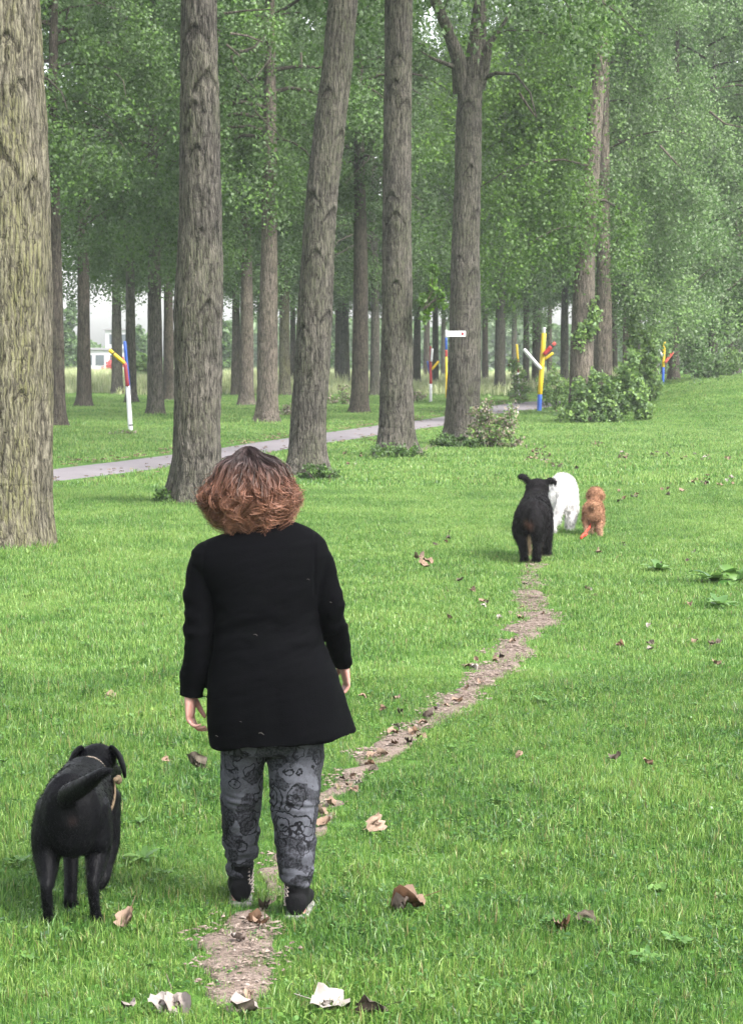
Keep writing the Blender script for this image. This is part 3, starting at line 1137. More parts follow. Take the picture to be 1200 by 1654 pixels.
bush('low half-withered bush at the foot of the forked poplar', 49.3, 795, 722, [(-25, 35, 22, 35), (5, 28, 28, 28), (28, 48, 14, 26), (-8, 62, 14, 20), (18, 14, 30, 14)], 2600, 0.075, dry=0.55, sd=1)
bush('big leafy green bush round the burred poplar on the right', 66.5, 960, 682, [(-34, 14, 24, 18), (-14, 34, 20, 26), (8, 26, 26, 30), (22, 58, 16, 26), (34, 36, 24, 38), (46, 82, 12, 26), (56, 58, 18, 36), (70, 34, 16, 30), (-26, 54, 12, 18), (0, 66, 12, 22), (60, 104, 10, 18), (84, 18, 14, 16), (-48, 10, 12, 12)], 7000, 0.115, sd=2)
bush('tall dark-green bush beside the yellow and blue pole on the right', 74, 1035, 664, [(-8, 34, 24, 36), (10, 62, 20, 34), (-6, 96, 20, 30), (-14, 134, 13, 24), (12, 108, 13, 22), (22, 30, 14, 26), (-2, 156, 8, 14)], 4200, 0.115, LEAF_BUSH, sd=3)
bush('rounded grey-green bush right of the pinkish poplar on the bank', 93, 1122, 640, [(-4, 26, 22, 28), (18, 22, 20, 24), (-10, 54, 14, 18), (36, 16, 16, 16), (8, 44, 12, 16)], 3200, 0.125, LEAF_PALE, sd=4)
bush('yellow-green bush at the top of the bank by the right edge', 100, 1165, 628, [(0, 18, 22, 18), (22, 24, 20, 20)], 1500, 0.13, sd=5)
bush('leafy burr sprouting low on the pale trunk above the big bush', 67.4, 938, 690, [(0, 145, 16, 22), (12, 165, 14, 22), (22, 190, 10, 20)], 900, 0.11, LEAF_BUSH, sd=6, name='trunk_sprout', cat='sprout', up=150)
bush('spray of bright green leaves sprouting from the side of the knotty poplar', 44.0, 672, 740, [(14, 252, 14, 20), (30, 268, 14, 20), (42, 252, 10, 12), (24, 300, 10, 22), (12, 225, 8, 22)], 420, 0.10, LEAF_BRIGHT, sd=7, name='trunk_sprout', cat='sprout', stems=6, up=245)
bush('leafy sapling across the path left of the yellow pole', 92, 836, 645, [(0, 40, 13, 26), (4, 15, 20, 16), (-6, 62, 10, 16)], 900, 0.12, LEAF_BUSH, dry=0.15, sd=8, name='sapling', cat='sapling')
bush('green shrub at the foot of the yellow pole, beside the path', 82.5, 890, 668, [(0, 22, 20, 24), (-12, 40, 14, 20), (20, 30, 14, 24), (4, 60, 10, 18)], 1500, 0.10, LEAF_BUSH, sd=9)
bush('small pale dry bush left of the dark mid-gap trunk', 92, 556, 655, [(0, 18, 10, 18), (-22, 8, 12, 10), (4, 8, 12, 8)], 420, 0.11, dry=0.7, sd=10)
bush('pale withered weed patch beside the leaning poplar beyond the path', 74, 466, 672, [(0, 10, 12, 12), (-10, 4, 12, 6)], 260, 0.09, dry=0.8, sd=11)
bush('small dry brushwood at the foot of the white pole', 56.5, 200, 704, [(0, 4, 14, 5), (-16, 2, 12, 4), (14, 2, 10, 3)], 220, 0.07, dry=0.55, sd=12)
bush('pinkish dry undergrowth between the knotty poplar and the red and white pole', 97, 670, 645, [(0, 10, 22, 10), (-20, 6, 14, 6)], 420, 0.12, dry=0.85, sd=13)
for k, (px, py, d, w_) in enumerate([(278, 832, 29.6, 34), (514, 785, 36.5, 36), (640, 745, 43.8, 48), (735, 724, 49.2, 40)]):
    lab = ['tuft of dark green weeds at the foot of the straight poplar', 'tuft of grey-green weeds at the foot of the leaning poplar',
           'fringe of dark grass round the foot of the knotty poplar', 'fringe of dark grass round the foot of the forked poplar'][k]
    bush(lab, d, px, py, [(0, 9, w_, 12), (w_ * 0.5, 7, w_ * 0.6, 9), (-w_ * 0.4, 13, w_ * 0.5, 13)], 1300, 0.045 + 0.008 * k, LEAF, sd=20 + k, name='weed_tuft', cat='weeds')

# ------------------------------------------------------------------ far off: hedge, trees, a house, the edge of the wood
def far_mass(label, d, px, py_top, wpx, name='distant_tree', cat='tree', nleaf=2600, mat=LEAF, base_py=606):
    s = SC(d)
    q = ray(px, 600)
    hgt = (base_py - py_top) / s
    hw = 0.5 * wpx / s
    t = empty(name, (q.x / q.y * d, d, Hf(q.x / q.y * d, d)), label, cat)
    bl = [(random.uniform(-0.4, 0.4) * hw, random.uniform(-0.4, 0.4) * hw, hgt * f, hw * g, hw * g, hgt * 0.2) for f, g in ((0.18, 0.75), (0.38, 0.95), (0.58, 0.85), (0.78, 0.6), (0.92, 0.35))]
    bush_parts(t, bl, nleaf, 0.4, mat, 4, None, 0, int(px))
    return t


far_mass('hazy blue-green tree on the far side of the field at the left', 215, 112, 492, 40)
far_mass('hazy rounded tree beyond the field between two slim trunks at the left', 240, 225, 536, 44)
far_mass('pale yellow-green hedge at the far side of the field, left of the straight poplar', 150, 238, 574, 46, 'hedge', 'hedge', 1800, LEAF_BUSH, 618)
far_mass('hazy tree at the field edge seen right of the straight poplar', 210, 366, 520, 34)
far_mass('hazy tree beyond the field right of the leaning poplar', 220, 538, 505, 46)


def edge_wood():
    n = 42000
    x = rng.uniform(-62, 62, n)
    top = 5 + 5 * fbm(np.c_[x * 0.12, x * 0, x * 0], 5, 3)
    open_ = np.exp(-((x + 31) / 11) ** 2)                     # the bright gap on the left
    top = top * (1 - 0.85 * open_)
    z = top * rng.random(n) ** 0.75
    y = 300 + rng.normal(size=n) * 4 + 2 * z / 8
    V, F = leaf_quads(np.c_[x, y, z], 0.75, 0.2)
    tint = np.repeat(np.clip(fbm(np.c_[x * 0.4, z * 0.5, y * 0.2], 9, 2) * 1.3 - 0.15, 0, 1), 4)
    o = link('far_wood', np_mesh('far_wood', V, F, False, {'tint': tint}), None, LEAF_PALE)  # pale leaf colour paints in part of the haze brightening the wood
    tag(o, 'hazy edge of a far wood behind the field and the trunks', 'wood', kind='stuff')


edge_wood()


def box_mesh(name, x0, x1, y0, y1, z0, z1):
    v = [(x, y, z) for x in (x0, x1) for y in (y0, y1) for z in (z0, z1)]
    f = [(0, 1, 3, 2), (4, 6, 7, 5), (0, 4, 5, 1), (2, 3, 7, 6), (0, 2, 6, 4), (1, 5, 7, 3)]
    me = bpy.data.meshes.new(name)
    me.from_pydata(v, [], f)
    me.update()
    return me


def house():
    d = 262.0
    q = ray(176, 600)
    t = empty('house', (q.x / q.y * d, d, Hf(q.x / q.y * d, d)), 'pale flat-roofed house far across the field, left of the white pole', 'house')
    t2 = NT('house_render')
    wall_m = t2.done(t2.bsdf((0.42, 0.41, 0.42), 0.85, 0.1))
    t3 = NT('house_roof')
    roof_m = t3.done(t3.bsdf((0.2, 0.19, 0.2), 0.8, 0.2))
    t4 = NT('window_glass')
    glass_m = t4.done(t4.bsdf((0.06, 0.07, 0.08), 0.1, 0.5))
    link('wall', box_mesh('wall', -3.6, 3.4, 0, 6, 0, 2.7), t, wall_m)
    link('wall', box_mesh('wall', -0.4, 3.4, 0.4, 6, 2.95, 5.0), t, wall_m)
    link('roof', box_mesh('roof', -3.9, 3.6, -0.3, 6.3, 2.7, 2.95), t, roof_m)
    link('roof', box_mesh('roof', -0.7, 3.7, 0.1, 6.3, 5.0, 5.2), t, roof_m)
    for x in (-2.9, -1.5, 0.2, 1.9):
        fr = link('window', box_mesh('window', x - 0.07, x + 1.07, -0.06, 0.05, 0.85, 2.2), t, wall_m)
        link('pane', box_mesh('pane', x, x + 1.0, -0.09, -0.065, 0.93, 2.12), fr, glass_m)
    for x in (0.1, 1.2, 2.3):
        fr = link('window', box_mesh('window', x - 0.07, x + 0.87, 0.33, 0.45, 3.3, 4.6), t, wall_m)
        link('pane', box_mesh('pane', x, x + 0.8, 0.3, 0.325, 3.37, 4.53), fr, glass_m)


house()
q = ray(188, 600)
fb = empty('flower_bush', (q.x / q.y * 250, 250, 0), 'hazy red flowering bush in front of the far house', 'bush')
ft = NT('red_petal')
bush_parts(fb, [(0, 0, 1.2, 0.9, 0.7, 1.0), (-0.9, 0, 0.7, 0.6, 0.5, 0.6)], 500, 0.3, ft.done(ft.bsdf((0.5, 0.06, 0.06), 0.7, 0.1)), 5, None, 0, 77)

# ------------------------------------------------------------------ grass
def tuft_mesh(name, n, rad, h, wid, lean=0.55, seed=0):
    r = np.random.default_rng(seed)
    a = r.uniform(0, 2 * np.pi, n)
    q = rad * np.sqrt(r.random(n))
    bx, by = q * np.cos(a), q * np.sin(a)
    hh = h * r.uniform(0.45, 1.15, n)
    ww = wid * r.uniform(0.6, 1.2, n)
    dr = r.uniform(0, 2 * np.pi, n)
    ln = hh * np.abs(r.normal(0, lean, n))
    fa = dr + r.normal(0, 0.9, n)
    sx, sy = -np.sin(fa) * ww * 0.5, np.cos(fa) * ww * 0.5
    dx, dy = np.cos(dr) * ln, np.sin(dr) * ln
    zb = np.full(n, -0.01)
    hz = np.sqrt(np.maximum(hh ** 2 - (0.7 * ln) ** 2, (0.35 * hh) ** 2))
    v = np.stack([np.c_[bx - sx, by - sy, zb], np.c_[bx + sx, by + sy, zb],
                  np.c_[bx + dx * 0.35 - sx * 0.85, by + dy * 0.35 - sy * 0.85, hz * 0.6], np.c_[bx + dx * 0.35 + sx * 0.85, by + dy * 0.35 + sy * 0.85, hz * 0.6],
                  np.c_[bx + dx, by + dy, hz]], 1).reshape(-1, 3)
    b = np.arange(n)[:, None] * 5
    F = np.concatenate([b + np.array([[0, 1, 3]]), b + np.array([[0, 3, 2]]), b + np.array([[2, 3, 4]])])
    tint = np.repeat(r.random(n), 5)
    return np_mesh(name, v, F, True, {'tint': tint})


def scatter_group(name, sources):
    """geometry nodes: one of the source tufts on every vertex, size and turn from attributes"""
    ng = bpy.data.node_groups.new(name, 'GeometryNodeTree')
    ng.interface.new_socket('Geometry', in_out='INPUT', socket_type='NodeSocketGeometry')
    ng.interface.new_socket('Geometry', in_out='OUTPUT', socket_type='NodeSocketGeometry')
    N, Lk = ng.nodes, ng.links
    gi, go = N.new('NodeGroupInput'), N.new('NodeGroupOutput')
    jn = N.new('GeometryNodeJoinGeometry')
    for s in sources:
        oi = N.new('GeometryNodeObjectInfo')
        oi.inputs['Object'].default_value = s
        gti = N.new('GeometryNodeGeometryToInstance')
        Lk.new(oi.outputs['Geometry'], gti.inputs[0])
        Lk.new(gti.outputs[0], jn.inputs[0])
    ip = N.new('GeometryNodeInstanceOnPoints')
    Lk.new(gi.outputs[0], ip.inputs['Points'])
    Lk.new(jn.outputs[0], ip.inputs['Instance'])
    ip.inputs['Pick Instance'].default_value = True
    ri = N.new('FunctionNodeRandomValue')
    ri.data_type = 'INT'
    ri.inputs[4].default_value = 0
    ri.inputs[5].default_value = len(sources) - 1
    Lk.new(ri.outputs[2], ip.inputs['Instance Index'])
    rr = N.new('FunctionNodeRandomValue')
    rr.data_type = 'FLOAT_VECTOR'
    rr.inputs[0].default_value = (-0.12, -0.12, 0)
    rr.inputs[1].default_value = (0.12, 0.12, 6.283)
    Lk.new(rr.outputs[0], ip.inputs['Rotation'])
    na = N.new('GeometryNodeInputNamedAttribute')
    na.data_type = 'FLOAT_VECTOR'
    na.inputs[0].default_value = 'size'
    Lk.new(na.outputs[0], ip.inputs['Scale'])
    Lk.new(ip.outputs[0], go.inputs[0])
    return ng


def scatter(name, label, pts, size, sources):
    me = bpy.data.meshes.new(name)
    me.vertices.add(len(pts))
    me.vertices.foreach_set('co', np.asarray(pts, np.float32).ravel())
    at = me.attributes.new('size', 'FLOAT_VECTOR', 'POINT')
    at.data.foreach_set('vector', np.asarray(size, np.float32).ravel())
    o = bpy.data.objects.new(name, me)
    COL.objects.link(o)
    md = o.modifiers.new('scatter', 'NODES')
    md.node_group = scatter_group(name + '_scatter', sources)
    return tag(o, label, None, None, 'stuff')


def source(name, me, mat):
    me.materials.append(mat)
    return bpy.data.objects.new(name, me)          # never linked to the scene itself


def herb_mesh(name, n, rad, h, size, seed):
    """clover and daisy leaves growing through the grass"""
    r = np.random.default_rng(seed)
    a = r.uniform(0, 2 * np.pi, n)
    q = rad * np.sqrt(r.random(n))
    C = np.c_[q * np.cos(a), q * np.sin(a), h * r.uniform(0.3, 1.0, n)]
    ax = np.c_[np.cos(a + r.normal(0, 1, n)), np.sin(a + r.normal(0, 1, n)), r.normal(0.1, 0.3, n)]
    up = np.c_[r.normal(0, 0.35, (n, 2)), np.ones(n)]
    sd = np.cross(ax, up)
    s = (size * r.uniform(0.6, 1.3, n))[:, None]
    v = np.stack([C - ax * s * 0.5, C + sd * s * 0.36, C + ax * s * 0.3 + sd * s * 0.3, C + ax * s * 0.5, C + ax * s * 0.3 - sd * s * 0.3, C - sd * s * 0.36], 1).reshape(-1, 3)
    b = np.arange(n)[:, None] * 6
    F = np.concatenate([b + np.array([[0, 1, 2]]), b + np.array([[0, 2, 3]]), b + np.array([[0, 3, 4]]), b + np.array([[0, 4, 5]])])
    return np_mesh(name, v, F, False, {'tint': np.repeat(r.uniform(0, 0.9, n), 6)})


near_src = [source('blade_tuft', tuft_mesh('blade_tuft', 42, 0.085, [0.036, 0.042, 0.05, 0.058][k % 4], 0.0036, 1.0, 40 + k), GRASS) for k in range(8)]
near_src += [source('clover_tuft', herb_mesh('clover_tuft', 14, 0.07, 0.032, 0.017, 150 + k), GRASS) for k in range(2)]
mid_src = [source('lawn_tuft', tuft_mesh('lawn_tuft', 60, 0.17, 0.044, 0.0058, 0.9, 60 + k), GRASS_FAR_LIT if k else GRASS) for k in range(5)]
far_src = [source('turf_tuft', tuft_mesh('turf_tuft', 60, 0.34, 0.06, 0.013, 0.8, 80 + k), GRASS_FAR_LIT) for k in range(5)]
field_src = [source('meadow_tuft', tuft_mesh('meadow_tuft', 44, 0.7, 0.62, 0.05, 0.4, 90 + k), FIELDGRASS) for k in range(4)]


def zone(y0, y1, dens, margin):
    wmax = 0.168 * y1 + margin
    n = int(dens * (y1 - y0) * 2 * wmax)
    y = rng.uniform(y0, y1, n)
    x = rng.uniform(-wmax, wmax, n)
    k = np.abs(x) < 0.168 * y + margin
    return x[k], y[k]


def grow(x, y, base, lo_trail=0.02):
    """thin the points on trail, path and trunks; size from patchiness, short beside the trail, tall at the trunks"""
    p = np.c_[x, y, x * 0]
    patch = fbm(p * 0.9, 3, 3)
    fine = fbm(p * 4.0, 8, 2)
    dt = strip_dist(x, y, TR_L, TR_R)
    dp = np.minimum(strip_dist(x, y, PA_L, PA_R), strip_dist(x, y, SI_L, SI_R) + 0.05)
    gap = vnoise(p * 3.1, 77)
    keep = (dt > 0.0) | ((gap > 0.56) & (rng.random(len(x)) < 0.5)) | (rng.random(len(x)) < 0.10) | ((dt > -0.05) & (rng.random(len(x)) < 0.8))
    keep |= (y < 8.6) & (vnoise(p * 5.3, 78) > 0.55) & (rng.random(len(x)) < 0.6)
    keep &= (dp > 0.12)
    s = base * (0.55 + 0.75 * patch + 0.35 * (fine - 0.5))
    s *= np.where(dt < 0, 0.6, 0.8 + 0.2 * sst(np.maximum(dt, 0) / 0.45))
    dtree = np.full(len(x), 9.0)
    for tx, ty, tr in TREE_POS:
        dtree = np.minimum(dtree, np.hypot(x - tx, (y - ty)) - tr * 1.15)
    keep &= dtree > -0.03
    s *= 1 + 0.8 * np.exp(-(np.maximum(dtree, 0) / 0.25) ** 2)
    pz = H(x, y)
    sz = s * rng.uniform(0.7, 1.25, len(x))
    # wispy taller growth on the left of the lawn
    sz *= 1 + 0.35 * sst((-0.6 - x) / 1.5) * (fine > 0.5)
    return np.c_[x, y, pz][keep], np.c_[s, s, sz][keep]


x, y = zone(5.2, 14, 520, 1.3)
pts, sz = grow(x, y, 1.0)
scatter('near_grass', 'short bright green lawn grass round the woman and the dogs', pts, sz, near_src)
x, y = zone(14, 34, 120, 1.8)
pts, sz = grow(x, y, 1.0)
scatter('middle_grass', 'bright green lawn grass in front of the near row of trees', pts, sz, mid_src)
x, y = zone(34, 118, 18, 2.5)
pts, sz = grow(x, y, 1.0)
scatter('woodland_grass', 'green grass under the trees and on the bank beyond', pts, sz, far_src)
x, y = zone(112, 215, 1.4, 4)
k = (x < 14) & (rng.random(len(x)) < np.clip((y - 112) / 25, 0.1, 1))
pts, sz = grow(x[k], y[k], 1.0)
scatter('meadow_grass', 'tall pale meadow grass of the field beyond the wood', pts, sz, field_src)

# ------------------------------------------------------------------ weeds and fallen leaves
def broad_leaf(L, W, up, n=6, curl=0.5, fold=0.25):
    V, F = [], []
    for i in range(n + 1):
        s = i / n
        w_ = W * math.sin(math.pi * min(1, 0.06 + 0.94 * s) ** 0.8) ** 0.8
        yy = L * s
        z = up * L * (s - curl * s * s) + 0.008
        for k in (-1, 0, 1):
            V.append((k * w_ * 0.5, yy, z + (fold * w_ * 0.5 if k else 0) + 0.006 * math.sin(9 * s + k)))
    for i in range(n):
        for k in (0, 1):
            a = i * 3 + k
            F.append((a, a + 1, a + 4, a + 3))
    return np.array(V), np.array(F)


def rosette(name, n, L, W, seed, up=0.7):
    r = random.Random(seed)
    VV, FF, TT, b = [], [], [], 0
    for k in range(n):
        v, f = broad_leaf(L * r.uniform(0.6, 1.1), W * r.uniform(0.7, 1.1), up * r.uniform(0.5, 1.4), curl=r.uniform(0.4, 0.9))
        a = 2 * math.pi * (k + r.random() * 0.7) / n
        c, s = math.cos(a), math.sin(a)
        v = np.c_[v[:, 0] * c - v[:, 1] * s, v[:, 0] * s + v[:, 1] * c, v[:, 2]]
        VV.append(v)
        FF.append(f + b)
        TT.append(np.full(len(v), r.uniform(0.2, 0.9)))
        b += len(v)
    me = np_mesh(name, np.concatenate(VV), np.concatenate(FF), True, {'tint': np.concatenate(TT)})
    me.materials.append(WEED)
    return me


W_DOCK = [rosette('dock_leaves', 10, 0.26, 0.11, 500 + k, 0.75) for k in range(2)]
W_DAND = [rosette('weed_leaves', 9, 0.10, 0.035, 510 + k, 0.5) for k in range(3)]
W_CLOV = [rosette('clover_leaves', 12, 0.05, 0.04, 520 + k, 0.9) for k in range(2)]


def weed(label, px, py, me, s=1.0, group=None, name='lawn_weed'):
    g = G(px, py)
    o = link(name, me, None, None, (g.x, g.y, g.z + 0.02))
    o.rotation_euler = (random.uniform(-.2, .2), random.uniform(-.2, .2), random.uniform(0, 6.28))
    o.scale = (s, s, s)
    return tag(o, label, 'weed', group)


weed('big dock plant with shiny broad leaves by the right edge of the lawn', 1190, 946, W_DOCK[0], 1.0, name='dock_plant')
weed('dock plant with broad leaves, left of the big one by the right edge', 1152, 944, W_DOCK[1], 0.95, name='dock_plant')
weed('smaller dock plant nearer the camera below the two by the right edge', 1160, 984, W_DOCK[0], 0.6, name='dock_plant')
weed('low dark green weed clump right of the small tan dog', 1062, 926, W_DOCK[1], 0.75, name='dock_plant')
weed('bright round-leaved weed low on the right of the lawn', 1063, 1456, W_CLOV[0], 0.9)
weed('jagged bright green weed near the lower right corner', 1098, 1538, W_DAND[0], 0.75)
weed('low weed left of the jagged one in the lower right corner', 1045, 1562, W_DAND[1], 0.7)
weed('broad-leaved weed in the grass beside the black dog\'s front', 232, 1400, W_DOCK[0], 0.3)
rw = [(120, 990), (60, 965), (150, 1045), (40, 1080), (230, 1000), (268, 975), (200, 1080), (20, 1130), (110, 1180), (180, 1150), (70, 1110), (250, 1120), (230, 1330),
      (640, 1000), (700, 970), (760, 930), (610, 1090), (960, 930), (1000, 1010), (1090, 1080), (1130, 1150), (890, 1130), (1180, 1240), (930, 1210), (730, 1210),
      (820, 1300), (970, 1340), (1100, 1330), (640, 1290), (780, 1440), (900, 1500), (560, 1500), (30, 1400), (20, 1250), (270, 1420), (110, 1590), (40, 1560), (240, 1570), (850, 1600), (1150, 1620)]
for k, (px, py) in enumerate(rw[::2] + rw[1::4]):
    weed('small broad-leaved weed growing low in the lawn', px + random.uniform(-15, 15), py + random.uniform(-10, 10), (W_DAND + W_CLOV)[k % 5], random.uniform(0.4, 0.75), 'small weeds in the lawn')


def mat_fallen(name, a, b, c):
    t = NT(name)
    oi = t.n('ShaderNodeObjectInfo')
    n1 = t.noise(t.coord('Object'), 22, 4, 0.65)
    base = t.ramp(oi.outputs['Random'], [(0.0, a), (0.5, b), (1.0, c)])
    col = t.mix(t.ramp(n1, [(0.4, (0,) * 3), (0.65, (0.65,) * 3)]), base, tuple(0.45 * x for x in b))
    g = t.n('ShaderNodeNewGeometry')
    col = t.mix(t.math('MULTIPLY', g.outputs['Backfacing'], 0.5), col, tuple(1.15 * x for x in c))
    return t.done(t.bsdf(col, 0.8, 0.12))


FALLEN = mat_fallen('fallen_leaf', (0.085, 0.045, 0.025), (0.14, 0.088, 0.058), (0.20, 0.145, 0.11))
FALLEN_PALE = mat_fallen('pale_fallen_leaf', (0.12, 0.088, 0.074), (0.165, 0.132, 0.115), (0.25, 0.222, 0.205))
FALLEN_DARK = mat_fallen('dark_fallen_leaf', (0.035, 0.025, 0.02), (0.055, 0.042, 0.032), (0.08, 0.068, 0.052))


def crumpled(name, seed, size=0.10, curl=1.0):
    """a dry lobed poplar leaf, curled and crumpled, with a stalk"""
    r = random.Random(seed)
    n, rings = 18, 4
    V, F = [(0, 0, 0)], []
    c1, c2, tw = r.uniform(0.9, 2.0) * curl, r.uniform(-0.8, 1.2) * curl, r.uniform(-1, 1)
    for i in range(1, rings + 1):
        for j in range(n):
            a = 2 * math.pi * j / n
            lobe = 1 + 0.07 * math.cos(5 * a) * (i / rings) + 0.05 * math.cos(9 * a + seed) + 0.12 * math.sin(a)
            q = size * 0.5 * (i / rings) * lobe
            x, y = q * math.cos(a) * 0.8, q * math.sin(a) * 1.15
            z = c1 * x * x / size * 1.6 + c2 * y * y / size * 1.2 + tw * x * y / size * 1.4 + 0.012 * math.sin(40 * x / (size * 10) * 6 + seed) + r.gauss(0, 0.0035)
            V.append((x, y, z))
    for j in range(n):
        F.append((0, 1 + j, 1 + (j + 1) % n))
    bm = bmesh.new()
    vs = [bm.verts.new(v) for v in V]
    for f in F:
        bm.faces.new([vs[k] for k in f])
    for i in range(rings - 1):
        for j in range(n):
            a, b = 1 + i * n + j, 1 + i * n + (j + 1) % n
            bm.faces.new((vs[a], vs[b], vs[b + n], vs[a + n]))
    pr = None
    for k in range(4):                                     # the stalk
        y = -size * (0.5 + 0.18 * k)
        z = 0.012 + 0.004 * k
        q = [bm.verts.new((dx, y, z + dz)) for dx, dz in ((-0.0015, 0), (0.0015, 0), (0, 0.002))]
        if pr:
            for e in range(3):
                bm.faces.new((pr[e], pr[(e + 1) % 3], q[(e + 1) % 3], q[e]))
        pr = q
    me = bpy.data.meshes.new(name)
    bm.to_mesh(me)
    bm.free()
    me.polygons.foreach_set('use_smooth', np.ones(len(me.polygons), bool))
    return me


LEAFM = {}
for key, m in (('b', FALLEN), ('p', FALLEN_PALE), ('d', FALLEN_DARK)):
    LEAFM[key] = []
    for k in range(5):
        me = crumpled('fallen_leaf', 30 + k)
        me.materials.append(m)
        LEAFM[key].append(me)


def fallen(label, px, py, key='b', s=1.0, group=None, v=None, lift=0.03, tilt=0.45):
    g = G(px, py)
    o = link('fallen_leaf', random.choice(LEAFM[key]) if v is None else LEAFM[key][v], None, None, (g.x, g.y, g.z + lift))
    o.rotation_euler = (random.gauss(0, tilt), random.gauss(0, tilt), random.uniform(0, 6.28))
    o.scale = (s, s, s)
    return tag(o, label, 'leaf', group)


fallen('pale whitish leaf standing up at the bottom edge, left of the trail', 286, 1644, 'p', 0.95, v=0, tilt=0.8)
fallen('greyish leaf leaning against the whitish one at the bottom edge', 262, 1642, 'p', 0.8, v=1, tilt=0.9)
fallen('small white leaf flat in the grass left of the bottom pair', 210, 1643, 'p', 0.5, v=2)
fallen('pale curled leaf at the bottom edge on the end of the trail', 396, 1650, 'p', 0.8, v=3, tilt=0.7)
fallen('large pale crumpled leaf at the bottom edge right of the trail', 528, 1642, 'p', 1.05, v=4, tilt=0.7)
fallen('dark brown leaf at the bottom edge, right of the large pale one', 602, 1648, 'd', 0.9, v=2, tilt=0.7)
fallen('large pinkish-brown crumpled leaf with a peak, lying alone below the middle of the lawn', 660, 1484, 'b', 1.15, v=0, lift=0.05, tilt=0.9)
fallen('pale part-folded leaf against the side of the pinkish-brown one', 648, 1488, 'p', 0.75, v=3, lift=0.045)
fallen('brown crumpled leaf standing in the grass right of the trail near the woman\'s knees', 608, 1350, 'b', 0.95, v=1, lift=0.05, tilt=1.0)
fallen('grey-brown leaf cupped in the grass between the black dog and the woman', 319, 1250, 'd', 0.95, v=3, lift=0.05, tilt=0.7)
fallen('pinkish dry leaf tipped up behind the black dog\'s paws', 208, 1503, 'b', 0.75, v=4, lift=0.045)
fallen('dry leaf right of centre low on the lawn', 906, 1508, 'b', 0.75, v=0)
fallen('brown leaf standing up just right of the dry leaf low on the lawn', 946, 1500, 'd', 0.7, v=1)
fallen('pale orange leaf on the grass left of the woman\'s sleeve', 180, 1133, 'b', 0.7, v=2)
for k, (px, py, key) in enumerate([(676, 908, 'b'), (690, 914, 'p'), (684, 922, 'b')]):
    fallen(['brown leaf at the left of the little heap in the middle of the lawn', 'palest leaf of the little heap in the middle of the lawn', 'lowest leaf of the little heap in the middle of the lawn'][k], px, py, 'b', 1.0, lift=0.05)
tl = [(556, 1266), (570, 1262), (580, 1272), (548, 1278), (563, 1275), (572, 1284), (596, 1240), (604, 1250), (598, 1230), (640, 1210), (668, 1190), (680, 1196), (690, 1165), (682, 1173),
      (660, 1206), (740, 1140), (752, 1118), (764, 1085), (758, 1082), (776, 1108), (800, 1072), (810, 1068), (806, 1003), (840, 1004), (842, 985), (876, 996), (852, 930), (866, 935), (846, 948), (850, 918),
      (828, 1040), (618, 1226), (706, 1150), (720, 1146), (410, 1500), (430, 1478), (420, 1506), (386, 1530), (404, 1620), (520, 1322), (526, 1340), (534, 1308)]
for k, (px, py) in enumerate(tl):
    fallen('small dry leaf lying on the bare dirt of the trail', px, py, 'bbpbb'[k % 5] if k % 7 else 'd', random.uniform(0.35, 0.62), 'dry leaves on the dirt trail', lift=0.022)
# leaves strewn over the lawn and along the path
sg = 'dry leaves strewn over the grass'
cl = [(868, 738, 26, 8, 26), (885, 748, 14, 5, 9), (836, 722, 20, 6, 12), (905, 668, 14, 4, 10), (905, 755, 20, 4, 8), (966, 720, 14, 3, 8), (1062, 740, 24, 4, 9), (1150, 780, 40, 10, 14), (1006, 740, 20, 4, 9),
      (1140, 742, 40, 5, 10), (1040, 800, 60, 10, 10), (610, 716, 30, 8, 8), (560, 740, 30, 14, 6), (720, 880, 20, 10, 4), (1000, 900, 120, 40, 8), (730, 1000, 70, 60, 7), (1050, 1040, 90, 60, 7), (640, 1160, 60, 60, 6),
      (1000, 1300, 120, 100, 3), (150, 1300, 100, 90, 2), (960, 960, 20, 8, 3), (1155, 1048, 14, 5, 3)]
for px, py, sx, sy, n in cl:
    for _ in range(n):
        xx, yy = px + random.gauss(0, sx * 0.5), py + random.gauss(0, sy * 0.6)
        fallen('small dry brown or grey leaf strewn on the lawn', min(max(xx, 4), 1196), yy, random.choice('bbbpdd'), random.uniform(0.35, 0.62) * (1.35 if yy < 820 else 1.0), sg, lift=0.05 if yy < 820 else 0.04)


def litter():
    """leaves along the edges of the asphalt path, too many and too small to count"""
    VV, FF, b = [], [], 0
    base = mverts(LEAFM['b'][0])
    q = [tuple(p.vertices) for p in LEAFM['b'][0].polygons if len(p.vertices) == 4][:24]
    q = np.array(q)
    n = 900
    edge = np.where(rng.random(n)[:, None] < 0.75, PA_R[rng.integers(0, len(PA_R), n)], PA_L[rng.integers(0, len(PA_L), n)])   # most of them on the wood's side
    px = edge[:, 0] + rng.normal(0, 0.35, n)
    py = edge[:, 1] + rng.normal(0, 0.8, n)
    for i in range(n):
        a = rng.uniform(0, 6.28)
        c, s = math.cos(a), math.sin(a)
        sz = rng.uniform(0.7, 1.5)
        VV.append(np.c_[(base[:, 0] * c - base[:, 1] * s) * sz + px[i], (base[:, 0] * s + base[:, 1] * c) * sz + py[i], np.abs(base[:, 2]) * sz + Hf(px[i], py[i]) + 0.05])
        FF.append(q + b)
        b += len(base)
    o = link('leaf_litter', np_mesh('leaf_litter', np.concatenate(VV), np.concatenate(FF), True), None, FALLEN)
    tag(o, 'line of dry leaves swept along the edges of the asphalt path', 'leaves', kind='stuff')


litter()


